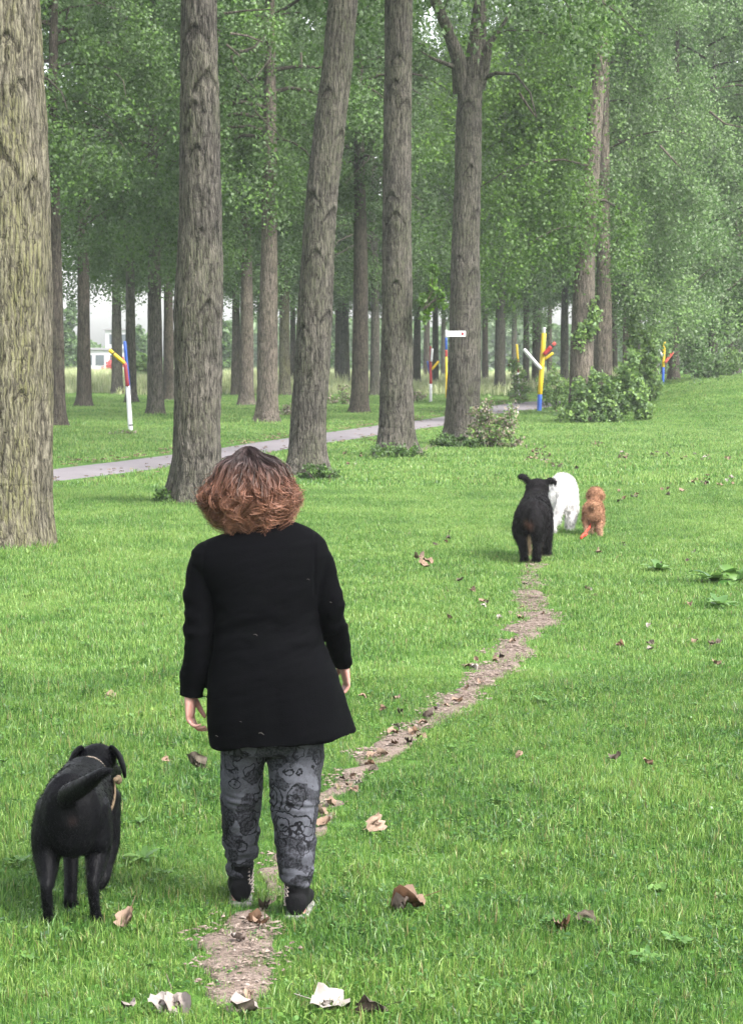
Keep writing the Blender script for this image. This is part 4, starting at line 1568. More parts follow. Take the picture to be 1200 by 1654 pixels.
def crumb_mesh(name, n, rad, size, seed):
    """crumbs of soil, bits of stalk and small stones"""
    r = np.random.default_rng(seed)
    VV, FF = [], []
    base = np.array([(1, 0, 0), (-1, 0, 0), (0, 1, 0), (0, -1, 0), (0, 0, 1), (0, 0, -0.6)], float)
    tri = np.array([(0, 2, 4), (2, 1, 4), (1, 3, 4), (3, 0, 4), (2, 0, 5), (1, 2, 5), (3, 1, 5), (0, 3, 5)])
    for k in range(n):
        s = size * r.uniform(0.3, 1.2) * np.array([r.uniform(0.6, 2.2), r.uniform(0.5, 1.0), r.uniform(0.35, 0.8)])
        a = r.uniform(0, 6.28)
        v = base * s * r.uniform(0.75, 1.25, (6, 3))
        v = np.c_[v[:, 0] * np.cos(a) - v[:, 1] * np.sin(a), v[:, 0] * np.sin(a) + v[:, 1] * np.cos(a), v[:, 2]]
        q = rad * np.sqrt(r.random())
        b = r.uniform(0, 6.28)
        VV.append(v + np.array([q * np.cos(b), q * np.sin(b), 0.012]))
        FF.append(tri + 6 * k)
    return np_mesh(name, np.concatenate(VV), np.concatenate(FF), False)


crumb_t = NT('soil_crumb')
crumb_n = crumb_t.noise(crumb_t.world(), 25, 3, 0.6)
CRUMB = crumb_t.done(crumb_t.bsdf(crumb_t.ramp(crumb_n, [(0.3, (0.07, 0.052, 0.042)), (0.5, (0.14, 0.108, 0.09)), (0.75, (0.24, 0.2, 0.175))]), 0.95, 0.1))
crumb_src = [source('soil_crumbs', crumb_mesh('soil_crumbs', 16, 0.08, 0.008, 170 + k), CRUMB) for k in range(4)]
n = 30000
y = rng.uniform(6.4, 23, n)
x = rng.uniform(-2, 2.6, n)
dt = strip_dist(x, y, TR_L, TR_R)
k = (dt < -0.03) & (rng.random(n) < 0.4)
scatter('trail_crumbs', 'crumbs of soil and bits of dead stalk on the bare trail', np.c_[x, y, H(x, y) + 0.004][k], np.ones((k.sum(), 3)) * rng.uniform(0.6, 1.4, (k.sum(), 1)), crumb_src)

# ------------------------------------------------------------------ painted branched poles
def log_mesh(a, b, ra, rb, n=12):
    a, b = Vector(a), Vector(b)
    d = (b - a).normalized()
    u = d.orthogonal().normalized()
    v = d.cross(u)
    L = (b - a).length
    ch = min(0.012, ra * 0.3)
    mb = MB()
    rows = [(0, ra - ch), (ch, ra)] + [(L * k / 4, ra + (rb - ra) * k / 4) for k in (1, 2, 3)] + [(L - ch, rb), (L, rb - ch)]
    mb.ring_loft([[a + d * s + (u * math.cos(2 * math.pi * j / n) + v * math.sin(2 * math.pi * j / n)) * r * (1 + 0.03 * math.sin(5 * s + j)) for j in range(n)] for s, r in rows])
    return mb.mesh('log')


def painted_pole(label, foot, pieces, dist=None):
    """pieces: (name, material, (x0, y0, x1, y1) in photograph pixels, width in pixels, depth offset)"""
    if dist:
        q = ray(*foot)
        base = Vector((q.x / q.y * dist, dist, Hf(q.x / q.y * dist, dist)))
    else:
        base = G(*foot)
    s = SC(base.y)
    t = empty('painted_pole', base, label, 'pole', 'painted branched poles')
    for nm, m, (x0, y0, x1, y1), w_, dy in pieces:
        a = P(x0, y0, base.y + dy) - base
        b = P(x1, y1, base.y + dy) - base
        if nm == 'post' and y0 >= foot[1] - 1:
            a.z = -0.15
        link(nm, log_mesh(a, b, 0.5 * w_ / s, 0.47 * w_ / s), t, m)
    return t


painted_pole('tall white pole leaning left, with one yellow arm, a red piece and a blue top', (212, 698), [
    ('post', WHITE_P, (212, 698, 206.8, 622), 7.6, 0), ('band', BLACK_P, (211.3, 687.6, 211.2, 685.2), 8.6, 0),
    ('post', BLUE_P, (208.6, 630, 202, 551), 5.6, 0.05), ('post', DRED_P, (206.6, 624, 203, 589), 6.6, -0.09),
    ('joint', PINK_P, (203, 590, 200.8, 585), 6.8, -0.09), ('arm', YELLOW_P, (202, 587, 177, 565), 6.4, -0.1), ('band', BLACK_P, (184.6, 571.8, 182.6, 570), 7.4, -0.1)])
painted_pole('yellow pole with a blue foot, a raised white arm and a red arm', (870, 665), [
    ('post', BLUE_P, (870, 665, 871.6, 637), 8.0, 0), ('post', YELLOW_P, (871.6, 637, 878, 538), 8.0, 0), ('tip', WHITE_P, (878, 538, 878.6, 529), 5.4, 0),
    ('arm', WHITE_P, (873.5, 596, 845.5, 564), 6.2, -0.05), ('arm', RED_P, (878, 573, 890, 560), 7.2, -0.12), ('band', BLACK_P, (890, 560, 892.5, 557.6), 6.6, -0.12),
    ('tip', PINK_P, (892.5, 557.6, 896.5, 553.5), 6.6, -0.12), ('arm', YELLOW_P, (878, 581, 893, 570), 4.6, 0.12)])
painted_pole('white-footed red pole with a yellow arm and a white arm, left of the forked poplar', (695.5, 650), [
    ('post', WHITE_P, (695.5, 650, 695.6, 620), 4.8, 0), ('post', RED_P, (695.6, 620, 695, 582), 4.8, 0), ('post', DRED_P, (695, 582, 695.2, 559), 3.6, 0.03),
    ('arm', WHITE_P, (696.4, 584, 698.2, 563), 4.2, -0.08), ('arm', YELLOW_P, (697, 597, 708.5, 583.5), 4.2, 0), ('arm', BLUE_P, (694, 603, 690.2, 583), 3.4, 0.05)])
painted_pole('far yellow pole with a blue foot and red arm beside the bank', (1070, 646), [
    ('post', BLUE_P, (1069.5, 646, 1070.6, 593), 4.4, 0), ('post', YELLOW_P, (1070.6, 593, 1072.6, 551), 4.8, 0), ('arm', PINK_P, (1073.5, 586, 1086, 569), 5.0, -0.06),
    ('arm', WHITE_P, (1070.5, 577, 1063.6, 565), 3.8, 0)], dist=84)
painted_pole('thin yellow and dark red pole half hidden by the sapling across the path', (838, 636), [
    ('post', WHITE_P, (838, 636, 836.6, 602), 3.6, 0), ('post', DRED_P, (836.6, 602, 836.2, 583), 3.8, 0), ('post', YELLOW_P, (836.2, 583, 834, 556), 3.8, 0)], dist=112)
painted_pole('blue-topped pole peeping out behind the left side of the forked poplar', (721, 632), [
    ('post', YELLOW_P, (721, 632, 720.6, 576), 3.6, 0), ('post', RED_P, (720.6, 576, 720.4, 565), 3.8, 0), ('post', BLUE_P, (720.4, 565, 720.4, 545), 3.8, 0), ('tip', WHITE_P, (720.4, 545, 720.4, 533), 3.4, 0)], dist=106)


def trail_sign():
    d = 49.25
    s = SC(d)
    c = P(736.5, 539.2, d)
    t = empty('trail_sign', c, 'small white rectangular plate fixed to the trunk of the forked poplar', 'sign', rz=0.06)
    w_, h_ = 31 / s, 9.4 / s
    bm = bmesh.new()
    bmesh.ops.create_cube(bm, size=1)
    bmesh.ops.scale(bm, vec=(w_, 0.03, h_), verts=bm.verts)
    bmesh.ops.bevel(bm, geom=[e for e in bm.edges], offset=0.008, segments=2, affect='EDGES')
    me = bpy.data.meshes.new('plate')
    bm.to_mesh(me)
    bm.free()
    link('plate', me, t, WHITE_P)
    tg = NT('grey_print')
    gm = tg.done(tg.bsdf((0.36, 0.39, 0.42), 0.6, 0.3))
    V, F = [], []
    x = -0.44 * w_
    r = random.Random(3)
    while x < 0.16 * w_:                       # a line of print too small to read
        ww = r.uniform(0.012, 0.026)
        for z0, z1 in ((0.012, 0.030), (-0.026, -0.012)):
            b = len(V)
            V += [(x, -0.0165, z0), (x + ww, -0.0165, z0), (x + ww, -0.0165, z1), (x, -0.0165, z1)]
            F.append((b, b + 1, b + 2, b + 3))
        x += ww + 0.011
    link('lettering', np_mesh('lettering', V, F, False), t, gm)
    ang = [2 * math.pi * k / 16 for k in range(16)]
    V = [(0.32 * w_ + 0.033 * math.cos(a) * (1 + 0.25 * math.cos(3 * a)), -0.017, 0.036 * math.sin(a)) for a in ang]
    link('emblem', _ngon('emblem', V), t, DRED_P)
    for k in (-1, 1):
        link('screw', log_mesh((k * 0.46 * w_, -0.022, 0), (k * 0.46 * w_, -0.01, 0), 0.008, 0.008, 8), t, BLACK_P)
    link('bracket', box_mesh('bracket', -0.10, 0.10, 0.012, 0.34, -0.03, 0.03), t, BLACK_P)


def _ngon(name, V):
    me = bpy.data.meshes.new(name)
    me.from_pydata(V, [], [tuple(range(len(V)))])
    me.update()
    return me


trail_sign()

# ------------------------------------------------------------------ the woman
def mat_cloth(name, col, rough=0.9, sheen=0.3, bump=0.3, scale=260, spec=0.2):
    t = NT(name)
    n1 = t.noise(t.coord('Object'), scale, 3, 0.6)
    n2 = t.noise(t.coord('Object'), 7, 3, 0.6)
    c = t.mix(t.ramp(n2, [(0.4, (0,) * 3), (0.7, (0.5,) * 3)]), col, tuple(1.35 * x for x in col))
    return t.done(t.bsdf(c, rough, spec, t.bump(n1, bump, 0.004), Sheen_Weight=sheen, Sheen_Roughness=0.4))


TUNIC_M = mat_cloth('black_jersey', (0.0009, 0.0009, 0.0014), 0.8, sheen=0.0, spec=0.03)
BOOT_M = mat_cloth('black_canvas', (0.0035, 0.0035, 0.0042), 0.75, 0.0, 0.4, 180, 0.1)
SOLE_M = mat_cloth('white_rubber', (0.17, 0.16, 0.15), 0.6, 0.0, 0.2, 60)
LINT_M = mat_cloth('lint', (0.12, 0.11, 0.1), 0.9, 0.0, 0.1, 100)
LACE_M = mat_cloth('pale_lace', (0.3, 0.25, 0.225), 0.8, 0.0, 0.3, 200)


def mat_skin():
    t = NT('skin')
    n1 = t.noise(t.coord('Object'), 28, 4, 0.6)
    n2 = t.noise(t.coord('Object'), 240, 2, 0.5)
    c = t.ramp(n1, [(0.35, (0.28, 0.135, 0.11)), (0.65, (0.36, 0.20, 0.165))])
    return t.done(t.bsdf(c, 0.5, 0.35, t.bump(n2, 0.15, 0.002), Subsurface_Weight=0.12, Subsurface_Scale=0.01))


def mat_print():
    """grey leggings printed with black roses, rings and dots"""
    t = NT('printed_jersey')
    co = t.coord('Object')
    wob = t.n('ShaderNodeTexNoise')
    wob.inputs['Scale'].default_value = 16
    wob.inputs['Detail'].default_value = 4
    t.l(co, wob.inputs['Vector'])
    add = t.n('ShaderNodeVectorMath', operation='MULTIPLY_ADD')
    t.l(wob.outputs['Color'], add.inputs[0])
    add.inputs[1].default_value = (0.075, 0.075, 0.075)
    t.l(co, add.inputs[2])
    k = None
    for sc_, fr_ in ((8.5, 34.0), (13.0, 28.0)):
        v = t.n('ShaderNodeTexVoronoi')
        v.inputs['Scale'].default_value = sc_
        t.l(add.outputs[0], v.inputs['Vector'])
        d = v.outputs['Distance']
        rings = t.ramp(t.math('SINE', t.math('MULTIPLY', d, fr_)), [(0.56, (0,) * 3), (0.82, (1,) * 3)])
        far = t.ramp(d, [(0.42, (1,) * 3), (0.5, (0.1,) * 3)])
        q = t.mix(1.0, rings, far, 'MULTIPLY')
        inner = t.ramp(d, [(0.05, (1,) * 3), (0.11, (0,) * 3)])
        q = t.mix(1.0, q, inner, 'LIGHTEN')
        k = q if k is None else t.mix(1.0, k, q, 'LIGHTEN')
    v2 = t.n('ShaderNodeTexVoronoi')
    v2.inputs['Scale'].default_value = 38
    t.l(add.outputs[0], v2.inputs['Vector'])
    dots = t.ramp(v2.outputs['Distance'], [(0.10, (1,) * 3), (0.17, (0,) * 3)])
    patch = t.noise(co, 9, 5, 0.7, 0.6)
    pf = t.ramp(patch, [(0.40, (0,) * 3), (0.50, (0.8,) * 3)])
    hatch = t.noise(co, 120, 3, 0.7)
    pf = t.mix(1.0, pf, t.ramp(hatch, [(0.4, (0.5,) * 3), (0.6, (1,) * 3)]), 'MULTIPLY')
    k = t.mix(1.0, k, t.mix(1.0, dots, (0.6,) * 3, 'MULTIPLY'), 'LIGHTEN')
    k = t.mix(1.0, k, t.mix(1.0, pf, (0.55,) * 3, 'MULTIPLY'), 'LIGHTEN')
    cell = t.n('ShaderNodeTexVoronoi')
    cell.inputs['Scale'].default_value = 15
    t.l(add.outputs[0], cell.inputs['Vector'])
    sep = t.n('ShaderNodeSeparateColor')
    t.l(cell.outputs['Color'], sep.inputs[0])
    ground = t.ramp(sep.outputs[0], [(0.50, (1,) * 3), (0.53, (0,) * 3)])            # dark hatched ground between the pale petals
    ground = t.mix(1.0, ground, t.ramp(hatch, [(0.35, (0.45,) * 3), (0.6, (0.95,) * 3)]), 'MULTIPLY')
    k = t.mix(1.0, k, ground, 'LIGHTEN')
    col = t.mix(k, (0.066, 0.068, 0.081), (0.0035, 0.0035, 0.005))
    n1 = t.noise(co, 300, 2, 0.6)
    return t.done(t.bsdf(col, 0.88, 0.15, t.bump(n1, 0.25, 0.003)))


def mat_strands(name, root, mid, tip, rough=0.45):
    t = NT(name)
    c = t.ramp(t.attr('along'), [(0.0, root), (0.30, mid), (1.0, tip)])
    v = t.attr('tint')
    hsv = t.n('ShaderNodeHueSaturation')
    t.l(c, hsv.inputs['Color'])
    t.l(t.math('ADD', t.math('MULTIPLY', v, 1.5), 0.3), hsv.inputs['Value'])  # wide value range paints lit curls against shaded ones
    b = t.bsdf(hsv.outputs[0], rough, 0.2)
    tr = t.n('ShaderNodeBsdfTranslucent')
    t.l(hsv.outputs[0], tr.inputs['Color'])
    m = t.n('ShaderNodeMixShader')
    m.inputs[0].default_value = 0.2
    t.l(b, m.inputs[1])
    t.l(tr.outputs[0], m.inputs[2])
    return t.done(m.outputs[0])


SKIN_M, PRINT_M = mat_skin(), mat_print()
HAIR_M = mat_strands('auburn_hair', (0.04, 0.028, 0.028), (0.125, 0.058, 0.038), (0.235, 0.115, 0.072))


def strands_mesh(name, paths, width, attrs):
    """flat ribbons along (n, k, 3) paths, tapered to the tip, facing random ways"""
    n, k, _ = paths.shape
    d = np.gradient(paths, axis=1)
    d /= np.linalg.norm(d, axis=2, keepdims=True) + 1e-9
    q = rng.normal(size=(n, 1, 3))
    s = np.cross(d, q)
    s /= np.linalg.norm(s, axis=2, keepdims=True) + 1e-9
    tp = np.linspace(1, 0.25, k)[None, :, None] * (width * rng.uniform(0.6, 1.3, (n, 1, 1))) * 0.5
    V = np.stack([paths - s * tp, paths + s * tp], 2).reshape(-1, 3)
    i, j = np.meshgrid(np.arange(n), np.arange(k - 1), indexing='ij')
    a = ((i * k + j) * 2).ravel()
    F = np.c_[a, a + 1, a + 3, a + 2]
    at = {}
    for nm, v in attrs.items():
        at[nm] = np.repeat(v.reshape(n * k, -1) if v.ndim == 3 else v.reshape(n * k), 2, axis=0)
    return np_mesh(name, V, F, True, at)


FL, FR = G(388, 1464), G(480, 1489)
Y0 = 0.5 * (FL.y + FR.y)
ORI = P(432, 1474, Y0)
ORI.z = 0.0
SW = SC(Y0)


def W(px, py, dy=0.0):
    return P(px, py, Y0 + dy) - ORI


def hand(mb, wrist, d, s, curl, size=1.0):
    """palm, four curled fingers of different length and a thumb; d along the hand, s towards the thumb"""
    d, s = d.normalized(), s.normalized()
    s = (s - d * s.dot(d)).normalized()
    n = d.cross(s) if d.cross(s).dot(curl) > 0 else s.cross(d)       # the way the palm faces
    secs = []
    for t, w_, th in ((-0.03, 0.024, 0.019), (0.0, 0.026, 0.019), (0.03, 0.034, 0.019), (0.06, 0.040, 0.016), (0.088, 0.041, 0.013), (0.097, 0.034, 0.009)):
        secs.append((wrist + d * t * size, s * w_ * size, n * th * size))
    mb.sections(secs, 18)
    for k, (off, L, c0) in enumerate(((0.030, 0.074, 22), (0.0105, 0.082, 30), (-0.0105, 0.076, 38), (-0.030, 0.060, 44))):
        p = wrist + (d * 0.080 + s * off) * size
        pts, ang = [p], 0
        for L_, a in ((0.02, 0), (L * 0.5, c0), (L * 0.3, c0 + 42), (L * 0.24, c0 + 66)):
            an = math.radians(a)
            p = p + (d * math.cos(an) + n * math.sin(an) + s * off * 1.2).normalized() * L_ * size
            pts.append(p)
        r = 0.0088 if k < 3 else 0.0076
        mb.limb(pts, [r * size, r * size, r * 0.95 * size, r * 0.88 * size, r * 0.74 * size], 10, 3)
    p = wrist + (d * 0.018 + s * 0.022 + n * 0.006) * size
    pts = [p]
    for L_, v in ((0.034, d * 0.75 + s * 0.62 + n * 0.2), (0.034, d * 0.92 + s * 0.3 + n * 0.35), (0.028, d * 0.85 + s * 0.0 + n * 0.55)):
        p = p + v.normalized() * L_ * size
        pts.append(p)
    mb.limb(pts, [0.014 * size, 0.0115 * size, 0.010 * size, 0.0078 * size], 10, 3)


def woman():
    root = empty('person', ORI, 'woman with long auburn hair seen from behind, in black tunic and grey printed leggings', 'person')
    # --- joints on the figure, read off the photograph at her distance
    hl_wr, hr_wr = W(307, 1118, 0.00), W(555, 1066, 0.15)
    sh_l, sh_r = W(346, 908), W(510, 904)
    el_l, el_r = W(321, 1005, -0.02), W(534, 993, 0.03)
    dyl, dyr = FL.y - Y0 + 0.04, FR.y - Y0 + 0.04
    # --- body: one continuous surface
    mb = MB()
    hc = W(402, 783, 0.03)
    secs = []
    for z, rx, ry, dy in ((-0.135, 0.035, 0.03, 0.055), (-0.12, 0.052, 0.055, 0.04), (-0.09, 0.062, 0.078, 0.02), (-0.045, 0.07, 0.092, 0.008), (0, 0.074, 0.097, 0), (0.05, 0.073, 0.096, -0.004),
                          (0.085, 0.062, 0.083, -0.006), (0.108, 0.044, 0.06, -0.008), (0.12, 0.02, 0.028, -0.008)):
        secs.append((hc + Vector((0, dy, z)), Vector((rx, 0, 0)), Vector((0, ry, 0))))
    mb.sections(secs, 24)
    mb.limb([hc + Vector((0, 0.094, 0.022)), hc + Vector((0, 0.108, -0.012)), hc + Vector((0, 0.116, -0.034))], [0.009, 0.011, 0.014], 10)      # nose
    mb.limb([hc + Vector((-0.05, 0.082, 0.03)), hc + Vector((0, 0.096, 0.032)), hc + Vector((0.05, 0.082, 0.03))], [0.008, 0.01, 0.008], 8)      # brow
    for sx in (-1, 1):
        mb.ball(hc + Vector((sx * 0.076, -0.005, -0.012)), 0.010, 0.018, 0.031, 10, 6)         # ear
    neck = W(412, 862, 0.0)
    mb.limb([hc + Vector((0.003, -0.02, -0.06)), hc.lerp(neck, 0.6) + Vector((0, -0.01, 0)), neck + Vector((0, 0, -0.07))], [0.058, 0.056, 0.075], 16)
    tor = []
    for py, xl, xr, dd in ((876, 378, 464, 0.06), (890, 350, 506, 0.08), (930, 356, 502, 0.098), (1000, 358, 506, 0.115), (1060, 354, 512, 0.125), (1120, 356, 524, 0.13), (1165, 364, 514, 0.12), (1190, 374, 500, 0.10)):
        c = W(0.5 * (xl + xr), py)
        tor.append((c, Vector(((xr - xl) * 0.5 / SW, 0, 0)), Vector((0, dd, 0))))
    mb.sections(tor, 28)
    mb.limb([sh_l, sh_l.lerp(el_l, 0.5), el_l, el_l.lerp(hl_wr, 0.4), hl_wr], [0.043, 0.042, 0.036, 0.034, 0.026], 14)
    mb.limb([sh_r, sh_r.lerp(el_r, 0.5), el_r, el_r.lerp(hr_wr, 0.4), hr_wr], [0.043, 0.042, 0.036, 0.034, 0.026], 14)
    hand(mb, hl_wr, Vector((0.02, -0.06, -1)), Vector((0.25, 0.95, 0)), Vector((1, -0.35, 0)), 0.95)
    hand(mb, hr_wr, Vector((0.12, 0.16, -1)), Vector((-0.25, 0.95, 0.1)), Vector((-1, -0.1, 0)), 0.93)
    leg_l = [W(393, 1205), W(391, 1295, 0.3 * dyl), W(389, 1350, 0.7 * dyl), W(388, 1420, dyl), W(388, 1450, dyl + 0.01)]
    leg_r = [W(477, 1205), W(476, 1295, 0.3 * dyr), W(477, 1355, 0.7 * dyr), W(479, 1435, dyr), W(480, 1474, dyr + 0.01)]
    for lg in (leg_l, leg_r):
        mb.limb(lg, [0.066, 0.052, 0.044, 0.034, 0.032], 14)
        mb.limb([lg[-1] + Vector((0, -0.02, -0.015)), lg[-1] + Vector((0, 0.08, -0.03)), lg[-1] + Vector((0, 0.16, -0.04))], [(0.034, 0.034), (0.036, 0.024), (0.03, 0.016)], 12)
    body = link('body', mb.remesh('body', 0.0048, 2), root, SKIN_M)
    # eyes and lips
    em = NT('eye_white')
    eye_m = em.done(em.bsdf((0.7, 0.68, 0.66), 0.2, 0.5))
    lm = NT('lip')
    lip_m = lm.done(lm.bsdf((0.4, 0.13, 0.12), 0.45, 0.4))
    for sx in (-1, 1):
        e = MB()
        e.ball(hc + Vector((sx * 0.03, 0.084, 0.008)), 0.013, 0.012, 0.010, 12, 8)
        link('eye', e.mesh('eye'), root, eye_m)
    e = MB()
    e.limb([hc + Vector((-0.024, 0.088, -0.068)), hc + Vector((0, 0.096, -0.066)), hc + Vector((0.024, 0.088, -0.068))], [0.004, 0.008, 0.004], 8)
    link('lips', e.mesh('lips'), root, lip_m)
    # --- tunic: torso and sleeves, flaring to a tilted hem
    mb = MB()
    rows = [(845, 392, 450, 0.060, 0.004, 0.018), (850, 370, 470, 0.072, 0, 0.02), (855, 351, 482, 0.082, 0, 0.022), (862, 333, 498, 0.09, 0, 0.022), (870, 320, 513, 0.10, 0, 0.022), (882, 310, 527, 0.112, 0, 0.02), (902, 308, 535, 0.122, -0.002, 0.016),
            (925, 322, 529, 0.130, -0.004, 0.01), (950, 338, 520, 0.136, -0.006, 0.006),
            (985, 346, 512, 0.136, -0.004, 0), (1015, 346, 517, 0.138, -0.004, 0), (1050, 342, 530, 0.15, -0.008, 0), (1085, 337, 543, 0.168, -0.012, 0.004), (1120, 332, 554, 0.178, -0.012, 0.01),
            (1155, 332, 563, 0.184, -0.010, 0.016), (1185, 335, 573, 0.188, -0.006, 0.022), (1193, 337, 576, 0.189, -0.006, 0.024)]
    secs = []
    for py, xl, xr, dd, dy, tz in rows:
        c = W(0.5 * (xl + xr), py, dy)
        secs.append((c, Vector(((xr - xl) * 0.5 / SW, 0, tz)), Vector((0, dd, 0))))
    mb.sections(secs, 56, 2.25)
    mb.limb([W(356, 893, 0), W(333, 908, 0), W(325, 950, -0.01), W(321, 1005, -0.02), W(318, 1055, -0.015), W(311, 1100, 0.0), W(308, 1126, 0.0)], [0.052, 0.056, 0.056, 0.053, 0.052, 0.046, 0.042], 24, 5, ends=False)
    mb.limb([W(482, 884, 0), W(511, 902, 0), W(523, 945, 0.01), W(534, 995, 0.03), W(545, 1035, 0.09), W(552, 1064, 0.135), W(553, 1072, 0.148)], [0.052, 0.056, 0.056, 0.054, 0.045, 0.036, 0.036], 24, 5, ends=False)
    tm = mb.remesh('tunic', 0.0058, 3, 0.5)
    v, nn = mverts(tm), mnormals(tm)
    zt, zb = W(430, 1000).z, W(430, 1195).z
    h = np.clip((zt - v[:, 2]) / (zt - zb), 0, 1)
    arm = (v[:, 0] < W(331, 1000).x - 0.002) | (v[:, 0] > W(531, 1000).x + 0.3 * np.maximum(0, zt - v[:, 2]))
    th = np.arctan2(v[:, 1], v[:, 0] - W(440, 1000).x)
    fold = 0.007 * np.sin(5 * th + 1.5 * np.sin(2 * th) + 0.7) * h ** 1.5 + 0.002 * np.sin(11 * th + 2.0) * h ** 2.2
    wr = fbm(np.c_[v[:, 0] * 6 + v[:, 2] * 5, v[:, 1] * 6, v[:, 2] * 17 - v[:, 0] * 8], 21, 3) - 0.5
    mid = np.exp(-((v[:, 2] - W(430, 1010).z) / 0.16) ** 2)
    sm = 0.018 * wr * (0.35 + mid)
    ew = 0.002 * np.sin(v[:, 2] * 95 + 3 * np.sin(th * 2) + v[:, 0] * 30) * np.exp(-((v[:, 2] - el_l.z) / 0.10) ** 2)
    seam = -0.004 * np.exp(-((np.abs(v[:, 0] - W(421, 900).x) - 0.196) / 0.006) ** 2) * ((v[:, 2] > W(430, 960).z) & (v[:, 1] < 0.02))
    disp = np.where(arm, sm * 1.2 + ew, fold + sm) + seam
    # a thin hem stitch line
    set_verts(tm, v + nn * disp[:, None])
    tun = link('tunic', tm, root, TUNIC_M)
    for px_, py_, L_ in ((415, 1018, 0.012), (500, 931, 0.007), (543, 976, 0.006), (392, 1153, 0.006), (427, 1170, 0.016), (356, 1178, 0.008)):
        g_ = W(px_, py_)
        L_ *= 0.55
        k_ = int(np.argmin((v[:, 0] - g_.x) ** 2 + (v[:, 2] - g_.z) ** 2 + 4 * np.maximum(v[:, 1] + 0.06, 0) ** 2))
        q_ = Vector(tm.vertices[k_].co) + Vector((0, -0.004, 0))
        lb_ = MB()
        lb_.limb([q_ + Vector((-L_, 0, 0.2 * L_)), q_ + Vector((0, -0.003, 0.5 * L_)), q_ + Vector((L_, 0, -0.4 * L_))], 0.0008, 6, 2)
        link('lint', lb_.mesh('lint'), tun, LINT_M)
    # --- leggings
    mb = MB()
    hip = []
    for py, xl, xr, dd in ((1120, 352, 530, 0.15), (1160, 352, 530, 0.15), (1195, 354, 527, 0.14), (1214, 358, 522, 0.12)):
        hip.append((W(0.5 * (xl + xr), py), Vector(((xr - xl) * 0.5 / SW, 0, 0)), Vector((0, dd, 0))))
    mb.sections(hip, 28, 2.3)
    for lst, dy in (([(1180, 393, 38), (1220, 393, 37.5), (1260, 391, 35.5), (1300, 390, 33), (1340, 388.5, 31.5), (1370, 388, 29.5), (1395, 388, 26), (1408, 388, 22.5), (1413, 388, 20)], dyl),
                    ([(1180, 476, 49), (1220, 477, 47.5), (1260, 477, 43), (1300, 476, 38.5), (1340, 476, 35), (1375, 477, 32.5), (1405, 478, 30), (1424, 480, 25), (1431, 480, 21)], dyr)):
        secs = []
        z0, z1 = lst[0][0], lst[-1][0]
        for py, cx, hw in lst:
            t = (py - z0) / (z1 - z0)
            secs.append((W(cx, py, dy * t), Vector((hw / SW, 0, 0)), Vector((0, max(hw / SW * 1.08, 0.05), 0))))
        mb.sections(secs, 28)
    lm_ = mb.remesh('leggings', 0.0055, 3)
    v, nn = mverts(lm_), mnormals(lm_)
    lowz = W(430, 1405).z
    gather = np.exp(-(np.maximum(v[:, 2] - lowz, 0) / 0.10))
    knee = np.exp(-((v[:, 2] - W(430, 1292).z) / 0.025) ** 2)
    wr = fbm(np.c_[v[:, 0] * 9, v[:, 1] * 9, v[:, 2] * 22], 31, 3) - 0.5
    d_ = wr * (0.014 + 0.026 * gather) + 0.002 * np.sin(v[:, 2] * 120 + v[:, 0] * 45) * gather - 0.003 * knee * (v[:, 1] < 0) * np.sin(v[:, 2] * 240 + v[:, 0] * 40)
    set_verts(lm_, v + nn * d_[:, None])
    link('leggings', lm_, root, PRINT_M)
    # --- boots
    for (foot, top, yaw, sgn) in ((FL, 1398, 0.10, 1), (FR, 1416, -0.10, -1)):
        o = Vector((foot.x, foot.y + 0.045, 0.004)) - ORI
        rot = Matrix.Rotation(yaw * 1.0, 3, 'Z')
        zt_ = W(430, top, foot.y - Y0).z - 0.005
        mb = MB()
        secs = []
        for y, hw, zc, hz in ((-0.060, 0.018, 0.05, 0.028), (-0.052, 0.035, 0.052, 0.042), (-0.02, 0.041, 0.06, 0.052), (0.03, 0.041, 0.062, 0.054), (0.08, 0.043, 0.05, 0.042), (0.13, 0.045, 0.04, 0.032), (0.175, 0.041, 0.034, 0.026), (0.198, 0.026, 0.03, 0.02), (0.204, 0.012, 0.03, 0.01)):
            secs.append((o + rot @ Vector((0, y, zc)), rot @ Vector((hw, 0, 0)), Vector((0, 0, hz))))
        mb.sections(secs, 20, 2.3)
        sh = []
        for z, hw, dpt, dy in ((0.05, 0.042, 0.05, -0.006), (0.09, 0.0435, 0.05, -0.006), (0.13, 0.046, 0.052, -0.008), (zt_, 0.049, 0.056, -0.012), (zt_ + 0.012, 0.047, 0.054, -0.012)):
            sh.append((o + rot @ Vector((0, dy, z)), rot @ Vector((hw, 0, 0)), rot @ Vector((0, dpt, 0))))
        mb.sections(sh, 24)
        bm_ = mb.remesh('boot', 0.005, 2)
        v, nn = mverts(bm_), mnormals(bm_)
        set_verts(bm_, v + nn * (0.006 * (fbm(np.c_[v * 30], 41, 2) - 0.5))[:, None])
        boot = link('boot', bm_, root, BOOT_M)
        mb = MB()
        secs = []
        for y, hw in ((-0.068, 0.022), (-0.060, 0.037), (-0.03, 0.045), (0.03, 0.043), (0.1, 0.047), (0.15, 0.047), (0.19, 0.036), (0.21, 0.016)):
            secs.append((o + rot @ Vector((0, y, 0.0)), rot @ Vector((hw, 0, 0)), Vector((0, 0, 0.011))))
        mb.sections(secs, 16, 4.0)
        link('sole', mb.mesh('sole'), boot, SOLE_M)
        # pale laces crossing on the inner side
        mb = MB()
        nst = 9
